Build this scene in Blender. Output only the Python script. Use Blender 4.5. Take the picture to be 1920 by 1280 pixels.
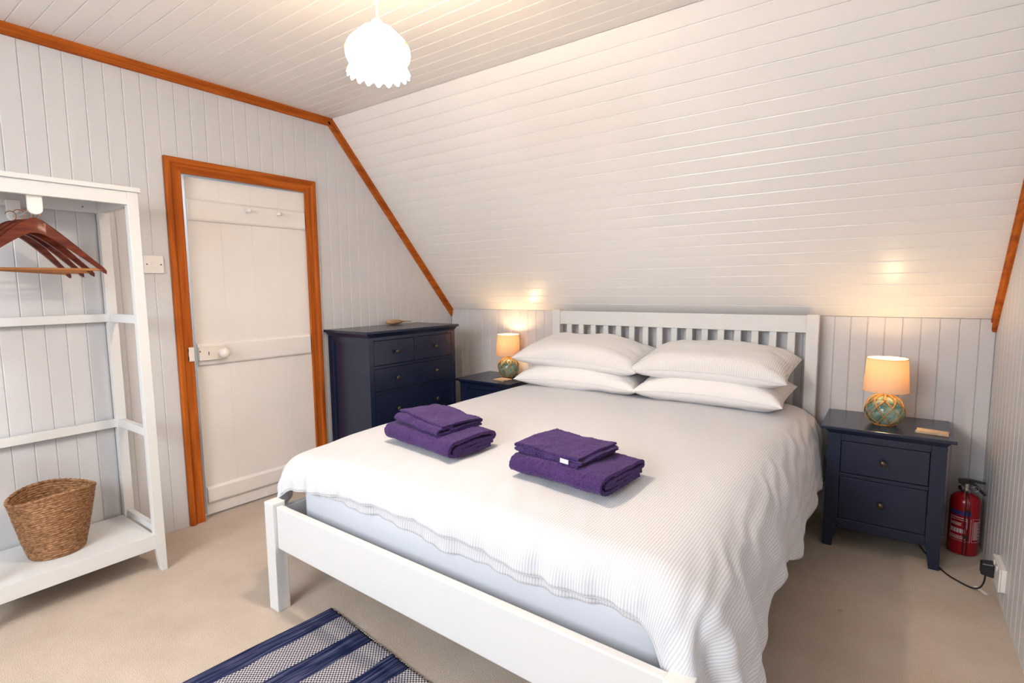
import bpy, bmesh, math, random
from mathutils import Vector, Matrix, noise

random.seed(7)
for o in list(bpy.data.objects):
    bpy.data.objects.remove(o, do_unlink=True)
scene = bpy.context.scene
COL = scene.collection
PI = math.pi

# ------------------------------------------------------------------ camera, world, lights, exposure
cam_data = bpy.data.cameras.new('camera')
cam_data.sensor_width = 36.0
cam_data.sensor_fit = 'HORIZONTAL'
cam_data.lens = 18.43
cam_data.clip_start = 0.02
cam = bpy.data.objects.new('camera', cam_data)
COL.objects.link(cam)
CR = Vector((0.81276553, 0.58250216, -0.01016951))
CU = Vector((-0.05098689, 0.08850903, 0.99476957))
CF = Vector((-0.58035551, 0.80799591, -0.10163707))
CP = Vector((2.91387825, -3.20761175, 1.22131363))
cam.matrix_world = Matrix(((CR.x, CU.x, -CF.x, CP.x), (CR.y, CU.y, -CF.y, CP.y), (CR.z, CU.z, -CF.z, CP.z), (0, 0, 0, 1)))
scene.camera = cam

world = bpy.data.worlds.new('World')
scene.world = world
world.use_nodes = True
bg = world.node_tree.nodes['Background']
bg.inputs[0].default_value = (0.75, 0.86, 1.0, 1)
bg.inputs[1].default_value = 1.0

scene.view_settings.view_transform = 'Standard'
scene.view_settings.look = 'None'
scene.view_settings.gamma = 1.0
scene.view_settings.use_curve_mapping = False
scene.view_settings.exposure = 0.22


def area_light(name, loc, target, sx, sy, power, color):
    d = bpy.data.lights.new(name, 'AREA')
    d.shape = 'RECTANGLE'
    d.size, d.size_y, d.energy, d.color = sx, sy, power, color
    o = bpy.data.objects.new(name, d)
    COL.objects.link(o)
    o.location = loc
    o.rotation_euler = (Vector(target) - Vector(loc)).to_track_quat('-Z', 'Y').to_euler()
    return o


# daylight through the roof window in the slope behind the camera
YB2 = -4.05                          # where the flat ceiling meets the slope behind the camera
SLOPE_DY, SLOPE_DZ = 1.0869, 1.2311  # run and rise of both slopes
YF = YB2 - SLOPE_DY                  # low wall behind the camera
WIN = (0.90, 2.40, 0.25, 1.40)       # roof window: x0, x1 and the distances down the slope from its upper edge
_l = math.hypot(SLOPE_DY, SLOPE_DZ)
FD = Vector((0, -SLOPE_DY / _l, -SLOPE_DZ / _l))     # down the rear slope
FN = Vector((0, SLOPE_DZ / _l, -SLOPE_DY / _l))      # its normal, into the room
_c = Vector(((WIN[0] + WIN[1]) / 2, YB2, 2.2877)) + FD * ((WIN[2] + WIN[3]) / 2) - FN * 0.09
area_light('roof_window_daylight', _c, _c + FN, WIN[1] - WIN[0], WIN[3] - WIN[2], 76, (0.88, 0.945, 1.0))
# added fill light, no fixture: brightens the hallway showing through the door gap
_d = bpy.data.lights.new('hallway_fill_light', 'POINT')
_d.energy, _d.color, _d.shadow_soft_size = 34, (0.9, 0.96, 1.0), 0.15
_o = bpy.data.objects.new('hallway_fill_light', _d)
COL.objects.link(_o)
_o.location = (-0.55, -1.55, 1.95)

# ------------------------------------------------------------------ dimensions
W = 3.3176       # room width (x)
HK = 1.0566      # height of the low back wall (y = 0)
ZC = 2.2877      # flat ceiling
YB = -1.0869     # where the slope meets the flat ceiling
LS = math.hypot(YB, ZC - HK)
SD = Vector((0, YB / LS, (ZC - HK) / LS))      # up the slope
SN = Vector((0, -SD.z, SD.y))                  # into the room
P = 0.0716                                      # width of a matchboard


# ------------------------------------------------------------------ materials
def new_mat(name):
    m = bpy.data.materials.new(name)
    m.use_nodes = True
    nt = m.node_tree
    b = nt.nodes['Principled BSDF']
    return m, nt, b


def nd(nt, typ, **kw):
    n = nt.nodes.new(typ)
    for k, v in kw.items():
        if k in n.inputs.keys():
            n.inputs[k].default_value = v
        else:
            setattr(n, k, v)
    return n


def lk(nt, a, b):
    nt.links.new(a, b)


def paint(name, col, rough=0.5, bump=0.0, bscale=60, var=0.0, vscale=3.0, coat=0.0, spec=0.5):
    m, nt, b = new_mat(name)
    b.inputs['Roughness'].default_value = rough
    b.inputs['Specular IOR Level'].default_value = spec
    b.inputs['Base Color'].default_value = (*col, 1)
    tc = nd(nt, 'ShaderNodeTexCoord')
    if var > 0:
        n = nd(nt, 'ShaderNodeTexNoise', Scale=vscale, Detail=4.0)
        lk(nt, tc.outputs['Object'], n.inputs['Vector'])
        r = nd(nt, 'ShaderNodeValToRGB')
        r.color_ramp.elements[0].position = 0.3
        r.color_ramp.elements[1].position = 0.7
        r.color_ramp.elements[0].color = (*[c * (1 - var) for c in col], 1)
        r.color_ramp.elements[1].color = (*[min(1, c * (1 + var)) for c in col], 1)
        lk(nt, n.outputs['Fac'], r.inputs['Fac'])
        lk(nt, r.outputs['Color'], b.inputs['Base Color'])
    if bump > 0:
        n2 = nd(nt, 'ShaderNodeTexNoise', Scale=bscale, Detail=3.0)
        lk(nt, tc.outputs['Object'], n2.inputs['Vector'])
        bp = nd(nt, 'ShaderNodeBump', Strength=bump, Distance=0.002)
        lk(nt, n2.outputs['Fac'], bp.inputs['Height'])
        lk(nt, bp.outputs['Normal'], b.inputs['Normal'])
    return m


def wood(name, dark, light, axis='Z', rough=0.4, scale=1.0, spec=0.25):
    m, nt, b = new_mat(name)
    b.inputs['Specular IOR Level'].default_value = spec
    b.inputs['Roughness'].default_value = rough
    tc = nd(nt, 'ShaderNodeTexCoord')
    mp = nd(nt, 'ShaderNodeMapping')
    s = [38 * scale, 38 * scale, 38 * scale]
    s['XYZ'.index(axis)] = 2.2 * scale
    mp.inputs['Scale'].default_value = s
    lk(nt, tc.outputs['Object'], mp.inputs['Vector'])
    n = nd(nt, 'ShaderNodeTexNoise', Scale=1.0, Detail=5.0, Distortion=0.7)
    lk(nt, mp.outputs['Vector'], n.inputs['Vector'])
    r = nd(nt, 'ShaderNodeValToRGB')
    r.color_ramp.elements[0].position = 0.32
    r.color_ramp.elements[1].position = 0.66
    r.color_ramp.elements[0].color = (*dark, 1)
    r.color_ramp.elements[1].color = (*light, 1)
    lk(nt, n.outputs['Fac'], r.inputs['Fac'])
    lk(nt, r.outputs['Color'], b.inputs['Base Color'])
    bp = nd(nt, 'ShaderNodeBump', Strength=0.15, Distance=0.001)
    lk(nt, n.outputs['Fac'], bp.inputs['Height'])
    lk(nt, bp.outputs['Normal'], b.inputs['Normal'])
    return m


M = {}
M['wall'] = paint('grey_wall_paint', (0.61, 0.60, 0.61), 0.42, 0.10, 45, 0.025, 1.7)
M['white_boards'] = paint('white_board_paint', (0.83, 0.805, 0.79), 0.30, 0.08, 40, 0.012, 2.0)
M['white'] = paint('white_furniture_paint', (0.69, 0.685, 0.68), 0.5, 0.03, 70)
M['door_white'] = paint('door_paint', (0.80, 0.755, 0.72), 0.45, 0.12, 30, 0.02, 5)
M['cream_iron'] = paint('painted_lock', (0.78, 0.70, 0.62), 0.35, 0.1, 90)
M['plaster'] = paint('plain_plaster', (0.72, 0.71, 0.70), 0.6)
M['hall'] = paint('hall_paint', (0.60, 0.70, 0.78), 0.6)
M['hall_grey'] = paint('ribbed_grey', (0.25, 0.25, 0.26), 0.6)
M['navy'] = paint('navy_paint', (0.009, 0.015, 0.040), 0.25, 0.06, 120, 0.05, 6, spec=0.55)
M['bronze'] = paint('bronze_knob', (0.10, 0.075, 0.05), 0.32)
M['bronze'].node_tree.nodes['Principled BSDF'].inputs['Metallic'].default_value = 0.85
M['copper'] = paint('copper_wire', (0.72, 0.36, 0.20), 0.25)
M['copper'].node_tree.nodes['Principled BSDF'].inputs['Metallic'].default_value = 1.0
M['steel'] = paint('steel', (0.6, 0.58, 0.55), 0.3)
M['steel'].node_tree.nodes['Principled BSDF'].inputs['Metallic'].default_value = 1.0
M['trim_y'] = wood('orange_trim_along', (0.30, 0.062, 0.008), (0.50, 0.125, 0.016), 'Y', 0.6, 1.0, 0.1)
M['trim_z'] = wood('orange_trim_upright', (0.30, 0.062, 0.008), (0.50, 0.125, 0.016), 'Z', 0.6, 1.0, 0.1)
M['trim_s'] = M['trim_y']
M['hanger'] = wood('mahogany_hanger', (0.085, 0.016, 0.009), (0.19, 0.042, 0.020), 'Y', 0.25)
M['hanger_bar'] = wood('pale_hanger_bar', (0.30, 0.11, 0.035), (0.42, 0.18, 0.06), 'Y', 0.35)
M['plastic'] = paint('white_plastic', (0.82, 0.77, 0.73), 0.3)
M['black'] = paint('black_plastic', (0.012, 0.012, 0.014), 0.35)
M['dark'] = paint('dark_gap', (0.02, 0.015, 0.012), 0.7)
M['red'] = paint('red_enamel', (0.33, 0.006, 0.012), 0.22)
M['print_white'] = paint('label_print', (0.62, 0.50, 0.50), 0.4)
M['print_blue'] = paint('label_blue', (0.04, 0.03, 0.16), 0.4)
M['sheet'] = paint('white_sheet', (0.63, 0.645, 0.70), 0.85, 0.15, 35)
M['pillow_white'] = paint('white_cotton', (0.80, 0.775, 0.775), 0.85, 0.2, 22)
M['driftwood'] = wood('driftwood', (0.36, 0.24, 0.15), (0.66, 0.50, 0.36), 'X', 0.7, 2.2)
M['ornament'] = wood('pale_ornament', (0.30, 0.16, 0.08), (0.55, 0.37, 0.22), 'Y', 0.4, 1.6)


def carpet_mat():
    m, nt, b = new_mat('beige_carpet')
    b.inputs['Roughness'].default_value = 1.0
    b.inputs['Specular IOR Level'].default_value = 0.1
    tc = nd(nt, 'ShaderNodeTexCoord')
    n1 = nd(nt, 'ShaderNodeTexNoise', Scale=330.0, Detail=2.0)
    n2 = nd(nt, 'ShaderNodeTexNoise', Scale=5.0, Detail=5.0)
    n3 = nd(nt, 'ShaderNodeTexVoronoi', Scale=3.2)
    for n in (n1, n2, n3):
        lk(nt, tc.outputs['Object'], n.inputs['Vector'])
    r = nd(nt, 'ShaderNodeValToRGB')
    r.color_ramp.elements[0].position = 0.25
    r.color_ramp.elements[1].position = 0.75
    r.color_ramp.elements[0].color = (0.50, 0.405, 0.325, 1)
    r.color_ramp.elements[1].color = (0.70, 0.595, 0.50, 1)
    lk(nt, n1.outputs['Fac'], r.inputs['Fac'])
    r2 = nd(nt, 'ShaderNodeValToRGB')
    r2.color_ramp.elements[0].position = 0.30
    r2.color_ramp.elements[1].position = 0.62
    r2.color_ramp.elements[0].color = (0.90, 0.88, 0.86, 1)
    r2.color_ramp.elements[1].color = (1, 1, 1, 1)
    lk(nt, n2.outputs['Fac'], r2.inputs['Fac'])
    r3 = nd(nt, 'ShaderNodeValToRGB')
    r3.color_ramp.elements[0].position = 0.02
    r3.color_ramp.elements[1].position = 0.045
    r3.color_ramp.elements[0].color = (0.72, 0.68, 0.64, 1)
    r3.color_ramp.elements[1].color = (1, 1, 1, 1)
    lk(nt, n3.outputs['Distance'], r3.inputs['Fac'])
    mx = nd(nt, 'ShaderNodeMix', data_type='RGBA', blend_type='MULTIPLY')
    mx.inputs[0].default_value = 1
    lk(nt, r.outputs['Color'], mx.inputs[6])
    lk(nt, r2.outputs['Color'], mx.inputs[7])
    mx2 = nd(nt, 'ShaderNodeMix', data_type='RGBA', blend_type='MULTIPLY')
    mx2.inputs[0].default_value = 1
    lk(nt, mx.outputs[2], mx2.inputs[6])
    lk(nt, r3.outputs['Color'], mx2.inputs[7])
    lk(nt, mx2.outputs[2], b.inputs['Base Color'])
    bp = nd(nt, 'ShaderNodeBump', Strength=0.9, Distance=0.004)
    lk(nt, n1.outputs['Fac'], bp.inputs['Height'])
    lk(nt, bp.outputs['Normal'], b.inputs['Normal'])
    return m


M['carpet'] = carpet_mat()


def stripe_mat(name, c0, c1, period, bump=0.25):
    """fabric woven in fine stripes that follow the cloth's own U coordinate (metres)"""
    m, nt, b = new_mat(name)
    b.inputs['Roughness'].default_value = 0.85
    b.inputs['Specular IOR Level'].default_value = 0.2
    b.inputs['Sheen Weight'].default_value = 0.15
    uv = nd(nt, 'ShaderNodeUVMap')
    sp = nd(nt, 'ShaderNodeSeparateXYZ')
    lk(nt, uv.outputs['UV'], sp.inputs[0])
    mu = nd(nt, 'ShaderNodeMath', operation='MULTIPLY')
    mu.inputs[1].default_value = 2 * PI / period
    lk(nt, sp.outputs['X'], mu.inputs[0])
    si = nd(nt, 'ShaderNodeMath', operation='SINE')
    lk(nt, mu.outputs[0], si.inputs[0])
    mr = nd(nt, 'ShaderNodeMapRange')
    mr.inputs['From Min'].default_value = -0.45
    mr.inputs['From Max'].default_value = 0.45
    lk(nt, si.outputs[0], mr.inputs['Value'])
    mx = nd(nt, 'ShaderNodeMix', data_type='RGBA')
    mx.inputs[6].default_value = (*c0, 1)
    mx.inputs[7].default_value = (*c1, 1)
    lk(nt, mr.outputs[0], mx.inputs[0])
    lk(nt, mx.outputs[2], b.inputs['Base Color'])
    n = nd(nt, 'ShaderNodeTexNoise', Scale=14.0, Detail=4.0)
    lk(nt, uv.outputs['UV'], n.inputs['Vector'])
    bp = nd(nt, 'ShaderNodeBump', Strength=bump, Distance=0.006)
    lk(nt, n.outputs['Fac'], bp.inputs['Height'])
    lk(nt, bp.outputs['Normal'], b.inputs['Normal'])
    return m


M['duvet'] = stripe_mat('striped_duvet_cotton', (0.55, 0.55, 0.585), (0.685, 0.685, 0.71), 0.0079)
M['pillow'] = stripe_mat('striped_pillow_cotton', (0.64, 0.625, 0.63), (0.81, 0.78, 0.77), 0.0082)


def towel_mat():
    m, nt, b = new_mat('purple_terry')
    b.inputs['Roughness'].default_value = 1.0
    b.inputs['Specular IOR Level'].default_value = 0.05
    b.inputs['Sheen Weight'].default_value = 0.3
    b.inputs['Sheen Roughness'].default_value = 0.5
    b.inputs['Sheen Tint'].default_value = (0.5, 0.38, 0.65, 1)
    tc = nd(nt, 'ShaderNodeTexCoord')
    n = nd(nt, 'ShaderNodeTexNoise', Scale=260.0, Detail=2.0)
    n2 = nd(nt, 'ShaderNodeTexNoise', Scale=18.0, Detail=3.0)
    lk(nt, tc.outputs['Object'], n.inputs['Vector'])
    lk(nt, tc.outputs['Object'], n2.inputs['Vector'])
    r = nd(nt, 'ShaderNodeValToRGB')
    r.color_ramp.elements[0].position = 0.28
    r.color_ramp.elements[1].position = 0.72
    r.color_ramp.elements[0].color = (0.030, 0.014, 0.066, 1)
    r.color_ramp.elements[1].color = (0.082, 0.042, 0.155, 1)
    ad = nd(nt, 'ShaderNodeMath', operation='ADD')
    ml = nd(nt, 'ShaderNodeMath', operation='MULTIPLY_ADD')
    ml.inputs[1].default_value = 0.4
    ml.inputs[2].default_value = -0.2
    lk(nt, n2.outputs['Fac'], ml.inputs[0])
    lk(nt, n.outputs['Fac'], ad.inputs[0])
    lk(nt, ml.outputs[0], ad.inputs[1])
    lk(nt, ad.outputs[0], r.inputs['Fac'])
    lk(nt, r.outputs['Color'], b.inputs['Base Color'])
    bp = nd(nt, 'ShaderNodeBump', Strength=0.8, Distance=0.004)
    lk(nt, n.outputs['Fac'], bp.inputs['Height'])
    lk(nt, bp.outputs['Normal'], b.inputs['Normal'])
    return m


M['towel'] = towel_mat()


def rug_mat(bands):
    """rag rug: bands across the length (U, metres); V runs across the width"""
    m, nt, b = new_mat('rag_rug')
    b.inputs['Roughness'].default_value = 1.0
    b.inputs['Specular IOR Level'].default_value = 0.1
    uv = nd(nt, 'ShaderNodeUVMap')
    sp = nd(nt, 'ShaderNodeSeparateXYZ')
    lk(nt, uv.outputs['UV'], sp.inputs[0])
    # wobble the band borders a little
    wn = nd(nt, 'ShaderNodeTexNoise', Scale=9.0, Detail=2.0)
    lk(nt, uv.outputs['UV'], wn.inputs['Vector'])
    wob = nd(nt, 'ShaderNodeMath', operation='MULTIPLY_ADD')
    wob.inputs[1].default_value = 0.022
    wob.inputs[2].default_value = -0.011
    lk(nt, wn.outputs['Fac'], wob.inputs[0])
    u2 = nd(nt, 'ShaderNodeMath', operation='ADD')
    lk(nt, sp.outputs['X'], u2.inputs[0])
    lk(nt, wob.outputs[0], u2.inputs[1])
    total = bands[-1][0]
    dv = nd(nt, 'ShaderNodeMath', operation='DIVIDE')
    dv.inputs[1].default_value = total
    lk(nt, u2.outputs[0], dv.inputs[0])
    ramp = nd(nt, 'ShaderNodeValToRGB')
    ramp.color_ramp.interpolation = 'CONSTANT'
    els = ramp.color_ramp.elements
    start = 0.0
    first = True
    for end, val in bands:
        if first:
            els[0].position = 0.0
            els[0].color = (val, val, val, 1)
            els.remove(els[1])
            first = False
        else:
            e = els.new(start / total)
            e.color = (val, val, val, 1)
        start = end
    lk(nt, dv.outputs[0], ramp.inputs['Fac'])
    # woven checks
    ck = nd(nt, 'ShaderNodeTexChecker', Scale=1.0)
    mp = nd(nt, 'ShaderNodeMapping')
    mp.inputs['Scale'].default_value = (150, 170, 1)
    lk(nt, uv.outputs['UV'], mp.inputs['Vector'])
    lk(nt, mp.outputs['Vector'], ck.inputs['Vector'])
    ck.inputs['Color1'].default_value = (0.045, 0.045, 0.075, 1)
    ck.inputs['Color2'].default_value = (0.56, 0.52, 0.52, 1)
    # streaks inside the navy bands
    st = nd(nt, 'ShaderNodeTexNoise', Scale=1.0, Detail=3.0)
    mp2 = nd(nt, 'ShaderNodeMapping')
    mp2.inputs['Scale'].default_value = (140, 5, 1)
    lk(nt, uv.outputs['UV'], mp2.inputs['Vector'])
    lk(nt, mp2.outputs['Vector'], st.inputs['Vector'])
    nr = nd(nt, 'ShaderNodeValToRGB')
    nr.color_ramp.elements[0].position = 0.45
    nr.color_ramp.elements[1].position = 0.85
    nr.color_ramp.elements[0].color = (0.011, 0.017, 0.058, 1)
    nr.color_ramp.elements[1].color = (0.16, 0.16, 0.26, 1)
    lk(nt, st.outputs['Fac'], nr.inputs['Fac'])
    mx = nd(nt, 'ShaderNodeMix', data_type='RGBA')
    lk(nt, ramp.outputs['Color'], mx.inputs[0])
    lk(nt, nr.outputs['Color'], mx.inputs[6])
    lk(nt, ck.outputs['Color'], mx.inputs[7])
    lk(nt, mx.outputs[2], b.inputs['Base Color'])
    bp = nd(nt, 'ShaderNodeBump', Strength=0.6, Distance=0.003)
    lk(nt, ck.outputs['Fac'], bp.inputs['Height'])
    lk(nt, bp.outputs['Normal'], b.inputs['Normal'])
    return m


def straw_mat():
    m, nt, b = new_mat('seagrass')
    b.inputs['Roughness'].default_value = 0.75
    tc = nd(nt, 'ShaderNodeTexCoord')
    mp = nd(nt, 'ShaderNodeMapping')
    mp.inputs['Scale'].default_value = (70, 70, 210)
    lk(nt, tc.outputs['Object'], mp.inputs['Vector'])
    n = nd(nt, 'ShaderNodeTexNoise', Scale=1.0, Detail=4.0, Distortion=0.4)
    lk(nt, mp.outputs['Vector'], n.inputs['Vector'])
    r = nd(nt, 'ShaderNodeValToRGB')
    els = r.color_ramp.elements
    els[0].position, els[1].position = 0.30, 0.72
    els[0].color = (0.10, 0.042, 0.016, 1)
    els[1].color = (0.52, 0.30, 0.15, 1)
    e = els.new(0.5)
    e.color = (0.31, 0.145, 0.06, 1)
    lk(nt, n.outputs['Fac'], r.inputs['Fac'])
    lk(nt, r.outputs['Color'], b.inputs['Base Color'])
    bp = nd(nt, 'ShaderNodeBump', Strength=0.6, Distance=0.002)
    lk(nt, n.outputs['Fac'], bp.inputs['Height'])
    lk(nt, bp.outputs['Normal'], b.inputs['Normal'])
    return m


M['straw'] = straw_mat()
M['rope'] = paint('orange_rope', (0.42, 0.19, 0.045), 0.8, 0.5, 400, 0.25, 90)


def float_glass():
    m, nt, b = new_mat('green_float_glass')
    b.inputs['Base Color'].default_value = (0.30, 0.50, 0.42, 1)
    b.inputs['Roughness'].default_value = 0.12
    b.inputs['Transmission Weight'].default_value = 0.55
    b.inputs['IOR'].default_value = 1.45
    tc = nd(nt, 'ShaderNodeTexCoord')
    n = nd(nt, 'ShaderNodeTexNoise', Scale=22.0, Detail=3.0, Distortion=1.5)
    lk(nt, tc.outputs['Object'], n.inputs['Vector'])
    r = nd(nt, 'ShaderNodeValToRGB')
    els = r.color_ramp.elements
    els[0].position, els[1].position = 0.32, 0.7
    els[0].color = (0.05, 0.22, 0.16, 1)
    els[1].color = (0.55, 0.68, 0.58, 1)
    lk(nt, n.outputs['Fac'], r.inputs['Fac'])
    lk(nt, r.outputs['Color'], b.inputs['Base Color'])
    bp = nd(nt, 'ShaderNodeBump', Strength=0.4, Distance=0.004)
    lk(nt, n.outputs['Fac'], bp.inputs['Height'])
    lk(nt, bp.outputs['Normal'], b.inputs['Normal'])
    return m


M['float_glass'] = float_glass()


def shade_mat(name, col, trans, rough_tex=True, emit=0.0, ecol=(1, 1, 1)):
    m, nt, b = new_mat(name)
    out = nt.nodes['Material Output']
    df = nd(nt, 'ShaderNodeBsdfDiffuse')
    tr = nd(nt, 'ShaderNodeBsdfTranslucent')
    df.inputs[0].default_value = (*col, 1)
    tr.inputs[0].default_value = (*col, 1)
    mx = nd(nt, 'ShaderNodeMixShader')
    mx.inputs[0].default_value = trans
    lk(nt, df.outputs[0], mx.inputs[1])
    lk(nt, tr.outputs[0], mx.inputs[2])
    last = mx
    if emit > 0:
        em = nd(nt, 'ShaderNodeEmission')
        em.inputs[0].default_value = (*ecol, 1)
        em.inputs[1].default_value = emit
        ad = nd(nt, 'ShaderNodeAddShader')
        lk(nt, mx.outputs[0], ad.inputs[0])
        lk(nt, em.outputs[0], ad.inputs[1])
        last = ad
    lk(nt, last.outputs[0], out.inputs[0])
    return m


M['linen_shade'] = shade_mat('cream_linen_shade', (0.80, 0.61, 0.42), 0.28)
M['milk_glass'] = shade_mat('milk_glass_shade', (0.95, 0.91, 0.84), 0.85, emit=17.0, ecol=(1.0, 0.80, 0.57))


def bulb_mat(name, col, s):
    m, nt, b = new_mat(name)
    b.inputs['Emission Color'].default_value = (*col, 1)
    b.inputs['Emission Strength'].default_value = s
    return m


M['bulb'] = bulb_mat('warm_bulb', (1.0, 0.72, 0.38), 25)


# ------------------------------------------------------------------ mesh building
class MB:
    def __init__(self):
        self.v, self.f, self.uv, self.mi = [], [], None, []

    def add(self, verts, faces, mi=0):
        n = len(self.v)
        self.v += [tuple(p) for p in verts]
        self.f += [tuple(n + i for i in f) for f in faces]
        self.mi += [mi] * len(faces)
        return self

    def box(self, lo, hi, mi=0):
        x0, y0, z0 = lo
        x1, y1, z1 = hi
        return self.add([(x0, y0, z0), (x1, y0, z0), (x1, y1, z0), (x0, y1, z0), (x0, y0, z1), (x1, y0, z1), (x1, y1, z1), (x0, y1, z1)],
                        [(0, 3, 2, 1), (4, 5, 6, 7), (0, 1, 5, 4), (1, 2, 6, 5), (2, 3, 7, 6), (3, 0, 4, 7)], mi)

    def hexa(self, bottom, top, mi=0):
        """eight corners: bottom ring of four and top ring of four"""
        return self.add(list(bottom) + list(top), [(0, 3, 2, 1), (4, 5, 6, 7), (0, 1, 5, 4), (1, 2, 6, 5), (2, 3, 7, 6), (3, 0, 4, 7)], mi)

    def prism(self, prof, o0, o1, ex, ey):
        """profile of (a, b) swept from o0 to o1, axes ex and ey; o0/o1 may carry their own axes"""
        n = len(prof)
        a = [Vector(o0) + Vector(ex) * p[0] + Vector(ey) * p[1] for p in prof]
        b = [Vector(o1) + Vector(ex) * p[0] + Vector(ey) * p[1] for p in prof]
        return self.add(a + b, [(i, (i + 1) % n, n + (i + 1) % n, n + i) for i in range(n)] + [tuple(range(n - 1, -1, -1)), tuple(range(n, 2 * n))])

    def lathe(self, prof, n=32, c=(0, 0, 0), sx=1, sy=1, rmod=None, caps=(True, True), zmod=None):
        vs, fs = [], []
        for k, (r, z) in enumerate(prof):
            for i in range(n):
                t = 2 * PI * i / n
                rr = r * (rmod(t, k) if rmod else 1)
                zz = z + (zmod(t, k) if zmod else 0)
                vs.append((c[0] + rr * math.cos(t) * sx, c[1] + rr * math.sin(t) * sy, c[2] + zz))
        for k in range(len(prof) - 1):
            for i in range(n):
                j = (i + 1) % n
                fs.append((k * n + i, k * n + j, (k + 1) * n + j, (k + 1) * n + i))
        if caps[0]:
            fs.append(tuple(range(n - 1, -1, -1)))
        if caps[1]:
            fs.append(tuple((len(prof) - 1) * n + i for i in range(n)))
        return self.add(vs, fs)

    def tube(self, pts, r, n=8, closed=False):
        pts = [Vector(p) for p in pts]
        m = len(pts)
        rs = r if isinstance(r, (list, tuple)) else [r] * m
        vs, fs = [], []
        up = None
        for k in range(m):
            if closed:
                t = pts[(k + 1) % m] - pts[k - 1]
            else:
                t = pts[min(k + 1, m - 1)] - pts[max(k - 1, 0)]
            t.normalize()
            if up is None:
                up = Vector((0, 0, 1)) if abs(t.z) < 0.9 else Vector((1, 0, 0))
            a = t.cross(up)
            if a.length < 1e-4:
                a = t.cross(Vector((0.3, 1, 0.2)))
            a.normalize()
            b = a.cross(t)
            b.normalize()
            up = b
            for i in range(n):
                q = 2 * PI * i / n
                vs.append(pts[k] + (a * math.cos(q) + b * math.sin(q)) * rs[k])
        for k in range(m if closed else m - 1):
            k2 = (k + 1) % m
            for i in range(n):
                j = (i + 1) % n
                fs.append((k * n + i, k * n + j, k2 * n + j, k2 * n + i))
        if not closed:
            fs.append(tuple(range(n - 1, -1, -1)))
            fs.append(tuple((m - 1) * n + i for i in range(n)))
        return self.add(vs, fs)

    def ball(self, c, r, n=10, m=6, s=(1, 1, 1)):
        prof = []
        vs, fs = [(c[0], c[1], c[2] - r * s[2])], []
        for k in range(1, m):
            ph = -PI / 2 + PI * k / m
            for i in range(n):
                t = 2 * PI * i / n
                vs.append((c[0] + r * s[0] * math.cos(ph) * math.cos(t), c[1] + r * s[1] * math.cos(ph) * math.sin(t), c[2] + r * s[2] * math.sin(ph)))
        vs.append((c[0], c[1], c[2] + r * s[2]))
        for i in range(n):
            fs.append((0, 1 + (i + 1) % n, 1 + i))
        for k in range(m - 2):
            for i in range(n):
                j = (i + 1) % n
                fs.append((1 + k * n + i, 1 + k * n + j, 1 + (k + 1) * n + j, 1 + (k + 1) * n + i))
        last = len(vs) - 1
        for i in range(n):
            fs.append((last, 1 + (m - 2) * n + i, 1 + (m - 2) * n + (i + 1) % n))
        return self.add(vs, fs)

    def mesh(self, name, mats):
        me = bpy.data.meshes.new(name)
        me.from_pydata(self.v, [], self.f)
        for m in (mats if isinstance(mats, (list, tuple)) else [mats]):
            me.materials.append(m)
        for p, i in zip(me.polygons, self.mi):
            p.material_index = i
        bm = bmesh.new()
        bm.from_mesh(me)
        bmesh.ops.recalc_face_normals(bm, faces=bm.faces)
        bm.to_mesh(me)
        bm.free()
        return me


def root_loc(o):
    while o.parent:
        o = o.parent
    return o.location.copy()


def link(name, me, parent=None, bevel=0, seg=2, smooth=False, angle=40):
    o = bpy.data.objects.new(name, me)
    COL.objects.link(o)
    if parent is not None:
        o.parent = parent
    if bevel:
        md = o.modifiers.new('bevel', 'BEVEL')
        md.width, md.segments, md.limit_method, md.angle_limit = bevel, seg, 'ANGLE', math.radians(angle)
    if smooth:
        for p in me.polygons:
            p.use_smooth = True
        if smooth == 'auto':
            me.set_sharp_from_angle(angle=math.radians(35))
    return o


def build(mb, name, mat, parent=None, world=True, **kw):
    """one mesh object; with world=True the coordinates are world ones and are moved into the (unrotated) parent's frame"""
    if parent is not None and world:
        L = root_loc(parent)
        mb.v = [(x - L.x, y - L.y, z - L.z) for x, y, z in mb.v]
    return link(name, mb.mesh(name, mat), parent, **kw)


def tag(o, label, cat, group=None):
    o['label'] = label
    o['category'] = cat
    if group:
        o['group'] = group
    return o


def thing(name, loc, label, cat, group=None, rz=0.0):
    o = bpy.data.objects.new(name, None)
    o.empty_display_size = 0.1
    COL.objects.link(o)
    o.location = loc
    o.rotation_euler = (0, 0, rz)
    return tag(o, label, cat, group)


def struct(o):
    o['kind'] = 'structure'
    return o


def copy_tree(o, parent=None):
    c = o.copy()
    COL.objects.link(c)
    c.parent = parent
    for ch in list(o.children):
        copy_tree(ch, c)
    return c


# ------------------------------------------------------------------ room shell
D = 0.012            # board thickness; the board faces are the walls' faces
G, CW, CH = 0.0003, 0.0030, 0.0022


def section(w):
    return [(G, 0), (G, D - CH), (G + CW, D), (w - G - CW, D), (w - G, D - CH), (w - G, 0)]


mb = MB().box((-1.3, YF - 0.12, -0.06), (W + 0.12, 0.12, 0.0))
floor = struct(build(mb, 'floor', M['carpet']))

# left wall with the door opening
DO = (-1.985, -1.287, 1.809)         # opening: y0, y1, top
mb = MB()


def zs(y):
    if y < YB2:
        return ZC + (y - YB2) * SLOPE_DZ / SLOPE_DY
    return ZC if y <= YB else HK + (ZC - HK) * (y / YB)


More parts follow.
